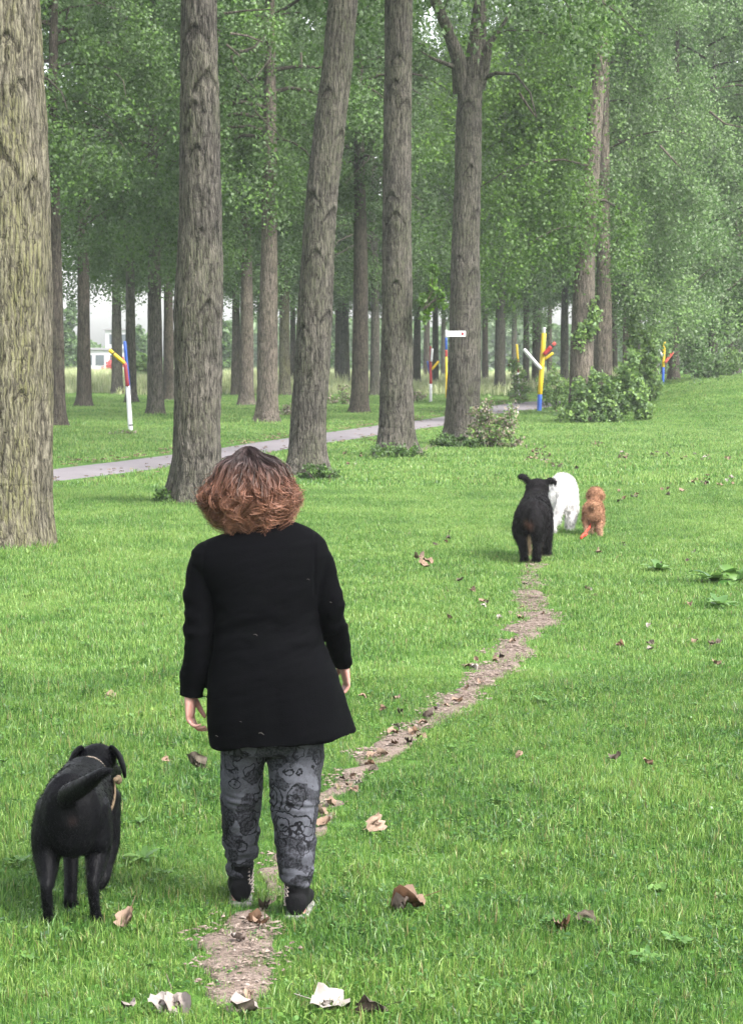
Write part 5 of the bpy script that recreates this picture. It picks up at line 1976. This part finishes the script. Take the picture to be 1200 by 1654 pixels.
        for ph in (0, 1):
            pts = []
            for k in range(nst):
                z = 0.035 + (zt_ - 0.03) * k / (nst - 1)
                zig = 0.5 + 0.5 * (1 if (k + ph) % 2 else -1)
                ang = math.radians(2 - 58 * zig)
                rr = 0.0475 if z > 0.06 else 0.047
                pts.append(o + rot @ Vector((sgn * rr * math.cos(ang), -0.004 + 1.15 * rr * math.sin(ang), z)))
            mb.limb(pts, 0.0033, 6, 3)
        link('lace', mb.mesh('lace'), boot, LACE_M)
    # --- hair
    env = [(713, 402, 3), (716, 402, 12), (720, 402, 20), (728, 403, 33), (741, 404, 45), (753, 404, 54), (765, 404, 59), (782, 403, 67), (798, 402, 77), (815, 402, 76), (832, 404, 67), (842, 405, 60), (856, 406, 49), (868, 409, 36), (880, 411, 30), (892, 411, 26)]
    ez = np.array([W(400, e[0]).z for e in env])[::-1]
    ec = np.array([W(e[1], e[0]).x for e in env])[::-1]
    ew_ = np.array([e[2] / SW for e in env])[::-1]
    nl, per, K = 360, 26, 22
    n = nl * per
    lock = np.repeat(np.arange(nl), per)
    la = np.sort(rng.uniform(-np.pi, np.pi, nl))
    lpol = np.arccos(1 - 0.95 * rng.random(nl) ** 1.7)                  # angle of the root from the crown
    face = np.abs(np.angle(np.exp(1j * (la - np.pi / 2)))) < 0.95
    lpol = np.where(face, lpol * 0.45, lpol)
    phi = la[lock] + rng.normal(0, 0.035, n)
    pol = np.clip(lpol[lock] + rng.normal(0, 0.05, n), 0.02, 1.6)
    hcz = hc.z
    root_p = np.c_[hc.x + 0.086 * np.sin(pol) * np.cos(phi), hc.y + 0.109 * np.sin(pol) * np.sin(phi), hcz + 0.134 * np.cos(pol)]
    q_l = np.where(rng.random(nl) < 0.62, rng.uniform(0.84, 1.02, nl), rng.uniform(0.6, 0.86, nl))
    layer = np.clip(q_l[lock] + rng.normal(0, 0.016, n) + (rng.random(n) < 0.035) * rng.uniform(0.03, 0.16, n), 0.5, 1.16)
    endpy = rng.uniform(812, 872, nl)
    back = -np.sin(la)                                              # 1 facing the camera
    endpy = 850 + 25 * np.clip(back, 0, 1) ** 1.5 - np.clip((q_l - 0.78) / 0.22, 0, 1) * rng.uniform(0, 48, nl) + rng.normal(0, 9, nl)
    zend_l = np.array([W(402, p).z for p in endpy])
    zend = zend_l[lock] + rng.normal(0, 0.014, n)
    # the lock fans out so that those rooted near the parting cover the outside
    phi_end = phi + rng.normal(0, 0.16, nl)[lock] + rng.normal(0, 0.02, n)
    # front locks fall to the side of the face
    dlt = np.angle(np.exp(1j * (phi_end - np.pi / 2)))
    phi_end = np.where(np.abs(dlt) < 0.95, np.pi / 2 + np.sign(dlt + 1e-6) * (0.95 + 0.4 * np.abs(dlt)), phi_end)
    tt = np.linspace(0, 1, K)
    wk, wp, wa = rng.uniform(1.8, 3.8, nl), rng.uniform(0, 6.28, nl), rng.uniform(0.008, 0.022, nl)
    flick = np.where(q_l > 0.85, rng.uniform(-0.012, 0.02, nl), rng.uniform(-0.02, 0.004, nl))
    paths = np.zeros((n, K, 3))
    for k, t in enumerate(tt):
        z = root_p[:, 2] + (zend - root_p[:, 2]) * t
        e = np.interp(z, ez, ew_)
        cx = np.interp(z, ez, ec)
        b = np.clip(t * 4.5, 0, 1)
        b = b * b * (3 - 2 * b)
        ph = phi + (phi_end - phi) * b
        grow_ = (0.02 + 0.98 * np.clip(t * 4, 0, 1))
        ampl = wa[lock] * np.clip(t * 1.6 - 0.1, 0, 1) * 1.2
        ampl = ampl * (0.55 + 0.8 * t)
        w1 = ampl * np.sin(2 * np.pi * wk[lock] * t + wp[lock] + rng.normal(0, 0.16, n))
        w2 = ampl * np.cos(2 * np.pi * wk[lock] * t * 1.1 + wp[lock] * 1.7 + rng.normal(0, 0.16, n))
        rx = e * layer + flick[lock] * max(0, t - 0.75) * 4 + w1 * 0.9
        ry = (0.80 * e + 0.012) * layer + flick[lock] * max(0, t - 0.75) * 4 + w1 * 0.9
        tx = cx + rx * np.cos(ph) - w2 * np.sin(ph)
        ty = hc.y - 0.005 + ry * np.sin(ph) + w2 * np.cos(ph)
        paths[:, k, 0] = root_p[:, 0] * (1 - b) + tx * b
        paths[:, k, 1] = root_p[:, 1] * (1 - b) + ty * b
        paths[:, k, 2] = z + w2 * 0.5
        # keep the hair out of the skull
        dx, dy, dz = (paths[:, k, 0] - hc.x) / 0.088, (paths[:, k, 1] - hc.y) / 0.111, (paths[:, k, 2] - hcz) / 0.137
        L_ = np.sqrt(dx ** 2 + dy ** 2 + dz ** 2)
        f = np.where((L_ < 1.0), 1.0 / np.maximum(L_, 0.3), 1.0)
        for ax_, c_ in ((0, hc.x), (1, hc.y), (2, hcz)):
            paths[:, k, ax_] = c_ + (paths[:, k, ax_] - c_) * f
    zr = hcz + 0.125
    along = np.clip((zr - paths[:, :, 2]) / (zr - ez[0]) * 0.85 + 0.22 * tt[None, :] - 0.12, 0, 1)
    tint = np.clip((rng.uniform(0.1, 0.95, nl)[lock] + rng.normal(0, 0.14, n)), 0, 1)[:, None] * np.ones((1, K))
    tint = tint * (0.55 + 0.45 * np.clip((layer[:, None] - 0.6) / 0.35, 0, 1))  # inner locks darkened in colour, as the shade between curls
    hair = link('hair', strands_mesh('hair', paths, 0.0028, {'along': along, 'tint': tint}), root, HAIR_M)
    mb = MB()
    secs = []
    for k in range(9):
        a_ = math.pi * (0.02 + 0.52 * k / 8)
        secs.append((hc + Vector((0, -0.036 * (k / 8), 0.129 * math.cos(a_))), Vector((0.081 * math.sin(a_), 0, 0)), Vector((0, (0.104 - 0.034 * k / 8) * math.sin(a_), 0))))
    for k in range(1, 6):
        z = W(402, 783 + 13 * k).z
        secs.append((Vector((float(np.interp(z, ez, ec)), hc.y - 0.035, z)), Vector((0.6 * float(np.interp(z, ez, ew_)), 0, 0)), Vector((0, 0.055, 0))))
    mb.sections(secs, 24)
    cap = mb.remesh('scalp_hair', 0.008, 2)
    v = mverts(cap)
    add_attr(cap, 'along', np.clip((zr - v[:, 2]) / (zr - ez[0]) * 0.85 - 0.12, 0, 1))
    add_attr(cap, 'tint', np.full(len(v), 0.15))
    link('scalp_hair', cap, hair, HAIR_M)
    return root


woman()


# ------------------------------------------------------------------ dogs
def mat_fur(name, rough=0.5, spec=0.3, bump=0.4, scale=130):
    t = NT(name)
    c = t.attr('coat', 'Color')
    n1 = t.noise(t.coord('Object', (1, 0.35, 1)), scale, 3, 0.65)
    n2 = t.noise(t.coord('Object'), 9, 3, 0.6)
    c = t.mix(1.0, c, t.ramp(n2, [(0.3, (0.75,) * 3), (0.7, (1.25,) * 3)]), 'MULTIPLY')
    return t.done(t.bsdf(c, rough, spec, t.bump(n1, bump, 0.006)))


FUR_SHORT = mat_fur('short_glossy_coat', 0.5, 0.08)
FUR_LONG = mat_fur('long_coat', 0.75, 0.08, 0.6, 70)


def coat_strips(name, me, coatfn, n, length, width, flow, droop=0.3, seed=1, curl=0.0, lift=0.6, var=(0.75, 1.25)):
    """tapering hairs growing out of a body mesh, combed along `flow`"""
    r = np.random.default_rng(seed)
    v, nn = mverts(me), mnormals(me)
    k = r.integers(0, len(v), n)
    p = v[k] + r.normal(0, 0.004, (n, 3))
    nrm = nn[k]
    f = np.array(flow)[None, :] + r.normal(0, 0.25, (n, 3))
    f = f - nrm * (f * nrm).sum(1, keepdims=True)
    d0 = nrm * lift + f
    d0 /= np.linalg.norm(d0, axis=1, keepdims=True) + 1e-9
    L = (length * r.uniform(0.5, 1.2, n))[:, None]
    K = 4
    paths = np.zeros((n, K, 3))
    for i in range(K):
        t = i / (K - 1)
        paths[:, i] = p - nrm * 0.004 + d0 * L * t + np.array([0, 0, -1.0]) * L * droop * t * t
        if curl:
            paths[:, i] += r.normal(0, curl, (n, 3)) * t * L
    col = coatfn(p)[:, None, :] * r.uniform(var[0], var[1], (n, 1, 1)) * np.ones((1, K, 1))
    return strands_mesh(name, paths, width, {'coat': np.clip(col, 0, 1)})


def dog(root, secs, limbs, balls, coatfn, mat, voxel=0.007, smooth=4, fur=None):
    """secs: body rows (y, x, z, half-width, half-height); limbs: (points, radii); one continuous skin"""
    mb = MB()
    mb.sections([(Vector((x, y, z)), Vector((hw, 0, 0)), Vector((0, 0, hh))) for y, x, z, hw, hh in secs], 24)
    for pts, rad in limbs:
        mb.limb(pts, rad, 14, 4)
    for c, rx, ry, rz in balls:
        mb.ball(c, rx, ry, rz, 16, 10)
    me = mb.remesh('body', voxel, smooth)
    v = mverts(me)
    add_attr(me, 'coat', coatfn(v))
    body = link('body', me, root, mat)
    if fur:
        cm = coat_strips('fur', me, coatfn, **fur)
        link('fur', cm, body, mat)
    return body, me


def strap(name, me, centre, normal, up, mat, parent, wid=0.022, thick=0.004, n=64, arc=None):
    """a band round the body in the plane through `centre`, found by casting rays from outside onto the coat"""
    bv = BVHTree.FromPolygons([tuple(x) for x in mverts(me)], [tuple(p.vertices) for p in me.polygons])
    nrm = Vector(normal).normalized()
    u = (Vector(up) - nrm * Vector(up).dot(nrm)).normalized()
    w_ = nrm.cross(u)
    c = Vector(centre)
    rings = []
    for k in range(n):
        a = 2 * math.pi * k / n if arc is None else arc[0] + (arc[1] - arc[0]) * k / (n - 1)
        d = u * math.cos(a) + w_ * math.sin(a)
        hit = None
        o = c + d * 0.45
        h = bv.ray_cast(o, -d, 0.5)
        r = (h[0] - c).length if h[0] is not None else 0.05
        rings.append((d, r))
    rr = [x[1] for x in rings]
    m = len(rr)
    rr = [max(rr[i], 0.5 * (rr[(i - 1) % m] + rr[(i + 1) % m])) for i in range(m)]
    V, F = [], []
    for (d, _), r in zip(rings, rr):
        for dw, dr in ((-wid / 2, 0.001), (-wid / 2, thick + 0.004), (wid / 2, thick + 0.004), (wid / 2, 0.001)):
            V.append(c + d * (r + dr) + nrm * dw)
    for i in range(m if arc is None else m - 1):
        j = (i + 1) % m
        for e in range(4):
            f = (e + 1) % 4
            F.append((i * 4 + e, i * 4 + f, j * 4 + f, j * 4 + e))
    return link(name, np_mesh(name, np.array([tuple(q) for q in V]), np.array(F), True), parent, mat)


# --- the black smooth-coated dog beside the woman
LAB = G(116, 1499)
t = empty('dog', LAB, 'smooth black dog in a tan harness with raised tail, walking beside the woman', 'dog')


def lab_coat(p):
    c = np.zeros((len(p), 3)) + np.array([0.0018, 0.0018, 0.0026])
    k = np.exp(-((p[:, 0] - 0.015) ** 2 + (p[:, 2] - 0.385) ** 2) / 0.014 ** 2) * (p[:, 1] < 0.0)
    return c + k[:, None] * np.array([0.012, 0.007, 0.006])


hips = [(-0.055, 0, 0.42, 0.035, 0.05), (-0.035, 0, 0.40, 0.082, 0.115), (0.0, 0, 0.395, 0.108, 0.150), (0.06, 0, 0.39, 0.115, 0.158), (0.14, 0, 0.405, 0.108, 0.138), (0.24, 0.0, 0.41, 0.098, 0.115), (0.34, -0.004, 0.395, 0.106, 0.125),
        (0.44, -0.008, 0.38, 0.115, 0.145), (0.52, -0.012, 0.375, 0.104, 0.132), (0.58, -0.012, 0.385, 0.08, 0.10), (0.64, -0.01, 0.405, 0.066, 0.078), (0.70, -0.006, 0.425, 0.06, 0.064)]
lab_l = [
    ([(-0.07, 0.08, 0.40), (-0.092, 0.07, 0.30), (-0.090, 0.045, 0.235), (-0.080, -0.02, 0.17), (-0.080, -0.045, 0.14), (-0.078, -0.02, 0.055), (-0.078, 0.0, 0.022), (-0.078, 0.03, 0.016)],
     [(0.065, 0.10), (0.058, 0.09), (0.048, 0.066), (0.029, 0.036), (0.021, 0.026), (0.019, 0.020), (0.026, 0.020), (0.026, 0.016)]),
    ([(0.07, 0.09, 0.40), (0.082, 0.10, 0.30), (0.080, 0.10, 0.24), (0.080, 0.02, 0.18), (0.080, -0.02, 0.145), (0.084, 0.0, 0.06), (0.085, 0.015, 0.022), (0.085, 0.045, 0.016)],
     [(0.062, 0.10), (0.056, 0.09), (0.047, 0.062), (0.029, 0.036), (0.021, 0.026), (0.019, 0.020), (0.026, 0.020), (0.026, 0.016)]),
    ([(-0.06, 0.47, 0.36), (-0.062, 0.44, 0.27), (-0.05, 0.37, 0.20), (-0.040, 0.29, 0.11), (-0.034, 0.23, 0.045), (-0.034, 0.24, 0.02), (-0.034, 0.27, 0.016)],
     [(0.055, 0.075), (0.042, 0.055), (0.032, 0.036), (0.025, 0.028), (0.024, 0.025), (0.028, 0.021), (0.027, 0.017)]),
    ([(0.07, 0.47, 0.36), (0.082, 0.44, 0.27), (0.088, 0.42, 0.20), (0.080, 0.36, 0.14), (0.072, 0.31, 0.105), (0.062, 0.295, 0.075)],
     [(0.056, 0.075), (0.044, 0.056), (0.036, 0.04), (0.028, 0.03), (0.032, 0.024), (0.024, 0.018)]),
    ([(-0.01, -0.02, 0.455), (0.01, -0.10, 0.49), (0.055, -0.18, 0.525), (0.105, -0.25, 0.565), (0.15, -0.29, 0.60), (0.185, -0.315, 0.612)],
     [0.036, 0.037, 0.033, 0.027, 0.019, 0.008]),
    ([(0.0, 0.70, 0.43), (0.02, 0.80, 0.415), (0.04, 0.87, 0.39), (0.05, 0.91, 0.38)], [(0.062, 0.06), (0.052, 0.05), (0.036, 0.034), (0.028, 0.026)]),
]
lab_b = [((0.002, 0.755, 0.455), 0.076, 0.078, 0.062)]
body, lab_me = dog(t, hips, lab_l, lab_b, lab_coat, FUR_SHORT, 0.0065, 4,
                   dict(n=42000, length=0.014, width=0.002, flow=(0, -1.0, -0.35), seed=4, lift=0.35, droop=0.1, var=(0.3, 2.2)))
for sx in (-1, 1):
    mb = MB()
    ex = 0.002 + sx * 0.070
    mb.limb([(ex - sx * 0.014, 0.745, 0.495), (ex + sx * 0.012, 0.735, 0.48), (ex + sx * 0.032, 0.725, 0.435), (ex + sx * 0.040, 0.72, 0.395)], [(0.010, 0.03), (0.012, 0.036), (0.011, 0.034), (0.006, 0.012)], 12)
    me = mb.mesh('ear')
    add_attr(me, 'coat', lab_coat(mverts(me)))
    link('ear', me, t, FUR_SHORT)
    eb = MB()
    eb.ball((0.018 + sx * 0.036, 0.822, 0.452), 0.009, 0.009, 0.009, 10, 8)
    link('eye', eb.mesh('eye'), t, BLACK_P)
nb = MB()
nb.ball((0.052, 0.932, 0.39), 0.018, 0.012, 0.014, 10, 8)
link('nose', nb.mesh('nose'), t, BLACK_P)
TAN_M = mat_cloth('tan_webbing', (0.25, 0.205, 0.165), 0.85, 0.0, 0.4, 300)
TAN2_M = mat_cloth('brown_webbing', (0.15, 0.11, 0.07), 0.85, 0.0, 0.4, 300)
strap('collar_strap', lab_me, (-0.012, 0.575, 0.385), (0, 1, -0.45), (0, 0.4, 1), TAN_M, t, 0.022)
strap('girth_strap', lab_me, (-0.006, 0.40, 0.375), (0.0, 1, -0.75), (0, 0, 1), TAN2_M, t, 0.02, arc=(math.radians(58), math.radians(190)))
bk = MB()
bk.ball((0.118, 0.45, 0.435), 0.014, 0.02, 0.018, 10, 8)
bk.limb([(0.108, 0.52, 0.43), (0.118, 0.46, 0.437), (0.112, 0.40, 0.445)], 0.009, 8)
link('buckle', bk.mesh('buckle'), t, TAN2_M)

# --- the big black shaggy dog further up the trail
B1 = G(861, 911)
t = empty('dog', B1, 'stocky black shaggy dog with tan under its tail, trotting up the trail', 'dog', rz=-0.06)


def bern_coat(p):
    c = np.zeros((len(p), 3)) + np.array([0.005, 0.0042, 0.0048])
    k1 = np.exp(-(((p[:, 0] + 0.055) ** 2 + (p[:, 2] - 0.385) ** 2) / 0.035 ** 2)) * (p[:, 1] < 0.06)
    inner = np.clip((0.10 - np.abs(p[:, 0] - 0.0)) / 0.05, 0, 1) * np.clip((0.26 - p[:, 2]) / 0.06, 0, 1) * (p[:, 1] > 0.0)
    c = c + np.clip(k1, 0, 1)[:, None] * np.array([0.09, 0.042, 0.026])
    c = c + (inner * 0.9)[:, None] * np.array([0.22, 0.16, 0.105])
    paw = np.clip((0.05 - p[:, 2]) / 0.02, 0, 1) * (p[:, 1] > 0.1)
    return c + paw[:, None] * np.array([0.2, 0.165, 0.125])


bb = [(-0.08, 0, 0.45, 0.05, 0.06), (-0.06, 0, 0.45, 0.12, 0.11), (0.0, 0, 0.455, 0.158, 0.15), (0.08, 0, 0.46, 0.174, 0.158), (0.2, 0.0, 0.46, 0.166, 0.155), (0.35, 0.01, 0.46, 0.165, 0.16), (0.5, 0.02, 0.465, 0.168, 0.175),
      (0.62, 0.025, 0.50, 0.15, 0.165), (0.70, 0.03, 0.56, 0.125, 0.135), (0.76, 0.035, 0.62, 0.115, 0.12)]
bl = [
    ([(-0.10, 0.08, 0.44), (-0.125, 0.09, 0.31), (-0.115, 0.05, 0.23), (-0.10, -0.03, 0.17), (-0.09, -0.02, 0.07), (-0.085, 0.0, 0.035), (-0.085, 0.05, 0.02)], [(0.09, 0.12), (0.08, 0.10), (0.055, 0.065), (0.041, 0.044), (0.037, 0.038), (0.042, 0.03), (0.038, 0.02)]),
    ([(0.08, 0.06, 0.44), (0.06, 0.07, 0.31), (0.045, 0.04, 0.23), (0.035, -0.04, 0.17), (0.03, -0.03, 0.07), (0.03, -0.01, 0.035), (0.03, 0.04, 0.02)], [(0.09, 0.12), (0.082, 0.10), (0.058, 0.065), (0.045, 0.046), (0.041, 0.04), (0.045, 0.032), (0.04, 0.02)]),
    ([(-0.07, 0.55, 0.42), (-0.075, 0.54, 0.28), (-0.06, 0.56, 0.15), (-0.055, 0.6, 0.05), (-0.055, 0.64, 0.022)], [(0.07, 0.085), (0.058, 0.06), (0.047, 0.047), (0.046, 0.036), (0.042, 0.022)]),
    ([(0.12, 0.55, 0.42), (0.135, 0.53, 0.28), (0.135, 0.53, 0.16), (0.13, 0.56, 0.06), (0.13, 0.60, 0.03)], [(0.08, 0.085), (0.068, 0.065), (0.056, 0.05), (0.05, 0.04), (0.044, 0.024)]),
    ([(0.015, -0.05, 0.52), (0.025, -0.15, 0.46), (0.03, -0.18, 0.36), (0.035, -0.16, 0.27), (0.04, -0.13, 0.22)], [(0.045, 0.045), (0.065, 0.05), (0.075, 0.055), (0.06, 0.045), (0.02, 0.02)]),
    ([(0.06, 0.84, 0.66), (0.065, 0.95, 0.62), (0.068, 1.02, 0.60)], [(0.09, 0.085), (0.065, 0.06), (0.045, 0.045)]),
    ([(-0.05, 0.80, 0.75), (-0.09, 0.79, 0.79), (-0.125, 0.785, 0.80), (-0.135, 0.785, 0.775)], [(0.03, 0.03), (0.032, 0.04), (0.022, 0.035), (0.01, 0.015)]),
    ([(0.13, 0.80, 0.74), (0.175, 0.79, 0.755), (0.215, 0.785, 0.745), (0.222, 0.785, 0.715)], [(0.03, 0.03), (0.032, 0.04), (0.022, 0.035), (0.01, 0.015)]),
]
dog(t, bb, bl, [((0.045, 0.80, 0.68), 0.115, 0.11, 0.10)], bern_coat, FUR_LONG, 0.012, 4, dict(n=18000, length=0.03, width=0.005, flow=(0, -0.8, -0.8), seed=5, lift=0.4))

# --- the white dog running ahead, rump towards us
Wd = G(908, 864)
t = empty('dog', Wd, 'fluffy white dog running ahead, half hidden behind the black shaggy one', 'dog', rz=-0.1)


def white_coat(p):
    return np.zeros((len(p), 3)) + np.array([0.47, 0.455, 0.445])


wb = [(-0.12, 0.0, 0.40, 0.06, 0.08), (-0.09, 0.0, 0.41, 0.12, 0.16), (-0.02, 0, 0.44, 0.155, 0.20), (0.08, 0, 0.47, 0.165, 0.205), (0.2, 0, 0.49, 0.155, 0.19), (0.34, 0, 0.49, 0.145, 0.18), (0.48, 0, 0.47, 0.15, 0.19), (0.6, 0, 0.46, 0.13, 0.17), (0.7, 0, 0.48, 0.09, 0.11)]
wl = [
    ([(-0.08, 0.0, 0.42), (-0.11, 0.02, 0.29), (-0.11, 0.0, 0.2), (-0.105, -0.09, 0.13), (-0.10, -0.10, 0.07), (-0.10, -0.06, 0.02)], [(0.08, 0.11), (0.062, 0.08), (0.045, 0.05), (0.036, 0.036), (0.034, 0.034), (0.034, 0.022)]),
    ([(0.09, 0.04, 0.42), (0.11, 0.06, 0.30), (0.115, 0.05, 0.24), (0.115, -0.06, 0.20), (0.11, -0.12, 0.15), (0.105, -0.11, 0.11)], [(0.085, 0.11), (0.068, 0.085), (0.05, 0.055), (0.038, 0.038), (0.034, 0.034), (0.03, 0.024)]),
    ([(-0.07, 0.55, 0.4), (-0.07, 0.6, 0.26), (-0.06, 0.68, 0.15), (-0.06, 0.76, 0.1)], [(0.07, 0.08), (0.05, 0.055), (0.038, 0.04), (0.034, 0.026)]),
    ([(0.07, 0.55, 0.4), (0.07, 0.56, 0.26), (0.06, 0.52, 0.14), (0.06, 0.55, 0.06), (0.06, 0.59, 0.03)], [(0.07, 0.08), (0.05, 0.055), (0.038, 0.04), (0.034, 0.03), (0.034, 0.022)]),
    ([(-0.01, -0.10, 0.46), (-0.02, -0.17, 0.36), (-0.06, -0.22, 0.22), (-0.11, -0.26, 0.13), (-0.17, -0.28, 0.085), (-0.21, -0.28, 0.08)], [0.035, 0.045, 0.04, 0.034, 0.024, 0.01]),
    ([(0.0, 0.74, 0.5), (0.0, 0.86, 0.49), (0.0, 0.95, 0.46), (0.0, 1.0, 0.45)], [(0.10, 0.10), (0.085, 0.08), (0.05, 0.045), (0.035, 0.033)]),
]
dog(t, wb, wl, [((-0.085, 0.80, 0.55), 0.022, 0.04, 0.05), ((0.085, 0.80, 0.55), 0.022, 0.04, 0.05)], white_coat, FUR_LONG, 0.012, 4, dict(n=15000, length=0.038, width=0.005, flow=(0, -0.8, -0.9), seed=6, lift=0.5))

# --- the small tan curly dog
C1 = G(957, 868)
t = empty('dog', C1, 'small curly tan dog, the smallest of the four, right of the white dog', 'dog', rz=-0.12)


def tan_coat(p):
    c = np.zeros((len(p), 3)) + np.array([0.25, 0.135, 0.082])
    n_ = fbm(p * 22, 3, 2)
    c = c * (0.75 + 0.5 * n_)[:, None]
    lowk = np.clip((0.16 - p[:, 2]) / 0.08, 0, 1)
    return c * (1 - lowk[:, None]) + lowk[:, None] * np.array([0.33, 0.20, 0.135])


cb = [(-0.07, 0, 0.27, 0.03, 0.04), (-0.05, 0, 0.275, 0.08, 0.085), (0.0, 0, 0.28, 0.108, 0.105), (0.07, 0, 0.285, 0.115, 0.112), (0.16, 0.003, 0.29, 0.11, 0.11), (0.26, 0.008, 0.305, 0.098, 0.105), (0.33, 0.014, 0.35, 0.07, 0.085), (0.37, 0.018, 0.39, 0.052, 0.07)]
cl_ = [
    ([(-0.06, 0.03, 0.27), (-0.078, 0.04, 0.19), (-0.075, 0.0, 0.13), (-0.07, -0.02, 0.08), (-0.07, 0.0, 0.02), (-0.07, 0.02, 0.014)], [(0.05, 0.065), (0.043, 0.05), (0.026, 0.03), (0.021, 0.022), (0.023, 0.02), (0.021, 0.014)]),
    ([(0.065, 0.03, 0.27), (0.082, 0.04, 0.19), (0.085, -0.01, 0.15), (0.08, -0.06, 0.11), (0.075, -0.04, 0.04), (0.075, -0.02, 0.015)], [(0.05, 0.065), (0.043, 0.05), (0.028, 0.03), (0.023, 0.024), (0.023, 0.02), (0.021, 0.015)]),
    ([(-0.03, 0.27, 0.26), (-0.03, 0.27, 0.15), (-0.03, 0.28, 0.03), (-0.03, 0.3, 0.014)], [(0.045, 0.05), (0.033, 0.034), (0.028, 0.024), (0.024, 0.014)]),
    ([(0.05, 0.27, 0.26), (0.045, 0.29, 0.15), (0.04, 0.32, 0.05), (0.04, 0.345, 0.03)], [(0.045, 0.05), (0.033, 0.034), (0.028, 0.026), (0.024, 0.016)]),
    ([(0.0, -0.06, 0.33), (0.005, -0.09, 0.36), (0.01, -0.09, 0.385)], [0.028, 0.028, 0.016]),
    ([(0.02, 0.42, 0.45), (0.045, 0.49, 0.44), (0.06, 0.53, 0.43)], [(0.06, 0.06), (0.042, 0.042), (0.03, 0.03)]),
    ([(-0.045, 0.41, 0.48), (-0.062, 0.41, 0.44), (-0.062, 0.41, 0.40)], [(0.02, 0.03), (0.022, 0.03), (0.014, 0.02)]),
    ([(0.08, 0.40, 0.48), (0.096, 0.395, 0.44), (0.094, 0.395, 0.40)], [(0.02, 0.03), (0.022, 0.03), (0.014, 0.02)]),
]
dog(t, cb, cl_, [((0.018, 0.41, 0.462), 0.084, 0.08, 0.07)], tan_coat, FUR_LONG, 0.008, 3, dict(n=14000, length=0.02, width=0.005, flow=(0, -0.5, -0.4), seed=7, lift=0.7, curl=0.35))
lead_m = mat_cloth('orange_red_webbing', (0.45, 0.05, 0.032), 0.7, 0.0, 0.3, 200)
g0 = G(938, 876)
lo = empty('dog_lead', g0, 'short orange-red lead trailing in the grass beside the small tan dog', 'lead')
mb = MB()
k0 = C1 - g0
mb.limb([(0, 0, 0.045), (0.03, 0.05, 0.07), (0.065, 0.12, 0.075), (0.10, k0.y - 0.12, 0.06), (k0.x - 0.045, k0.y - 0.04, 0.10), (k0.x - 0.02, k0.y + 0.08, 0.15)], [(0.012, 0.024), (0.012, 0.026), (0.012, 0.022), (0.01, 0.016), (0.009, 0.018), (0.008, 0.012)], 8)
link('strap', mb.mesh('strap'), lo, lead_m)
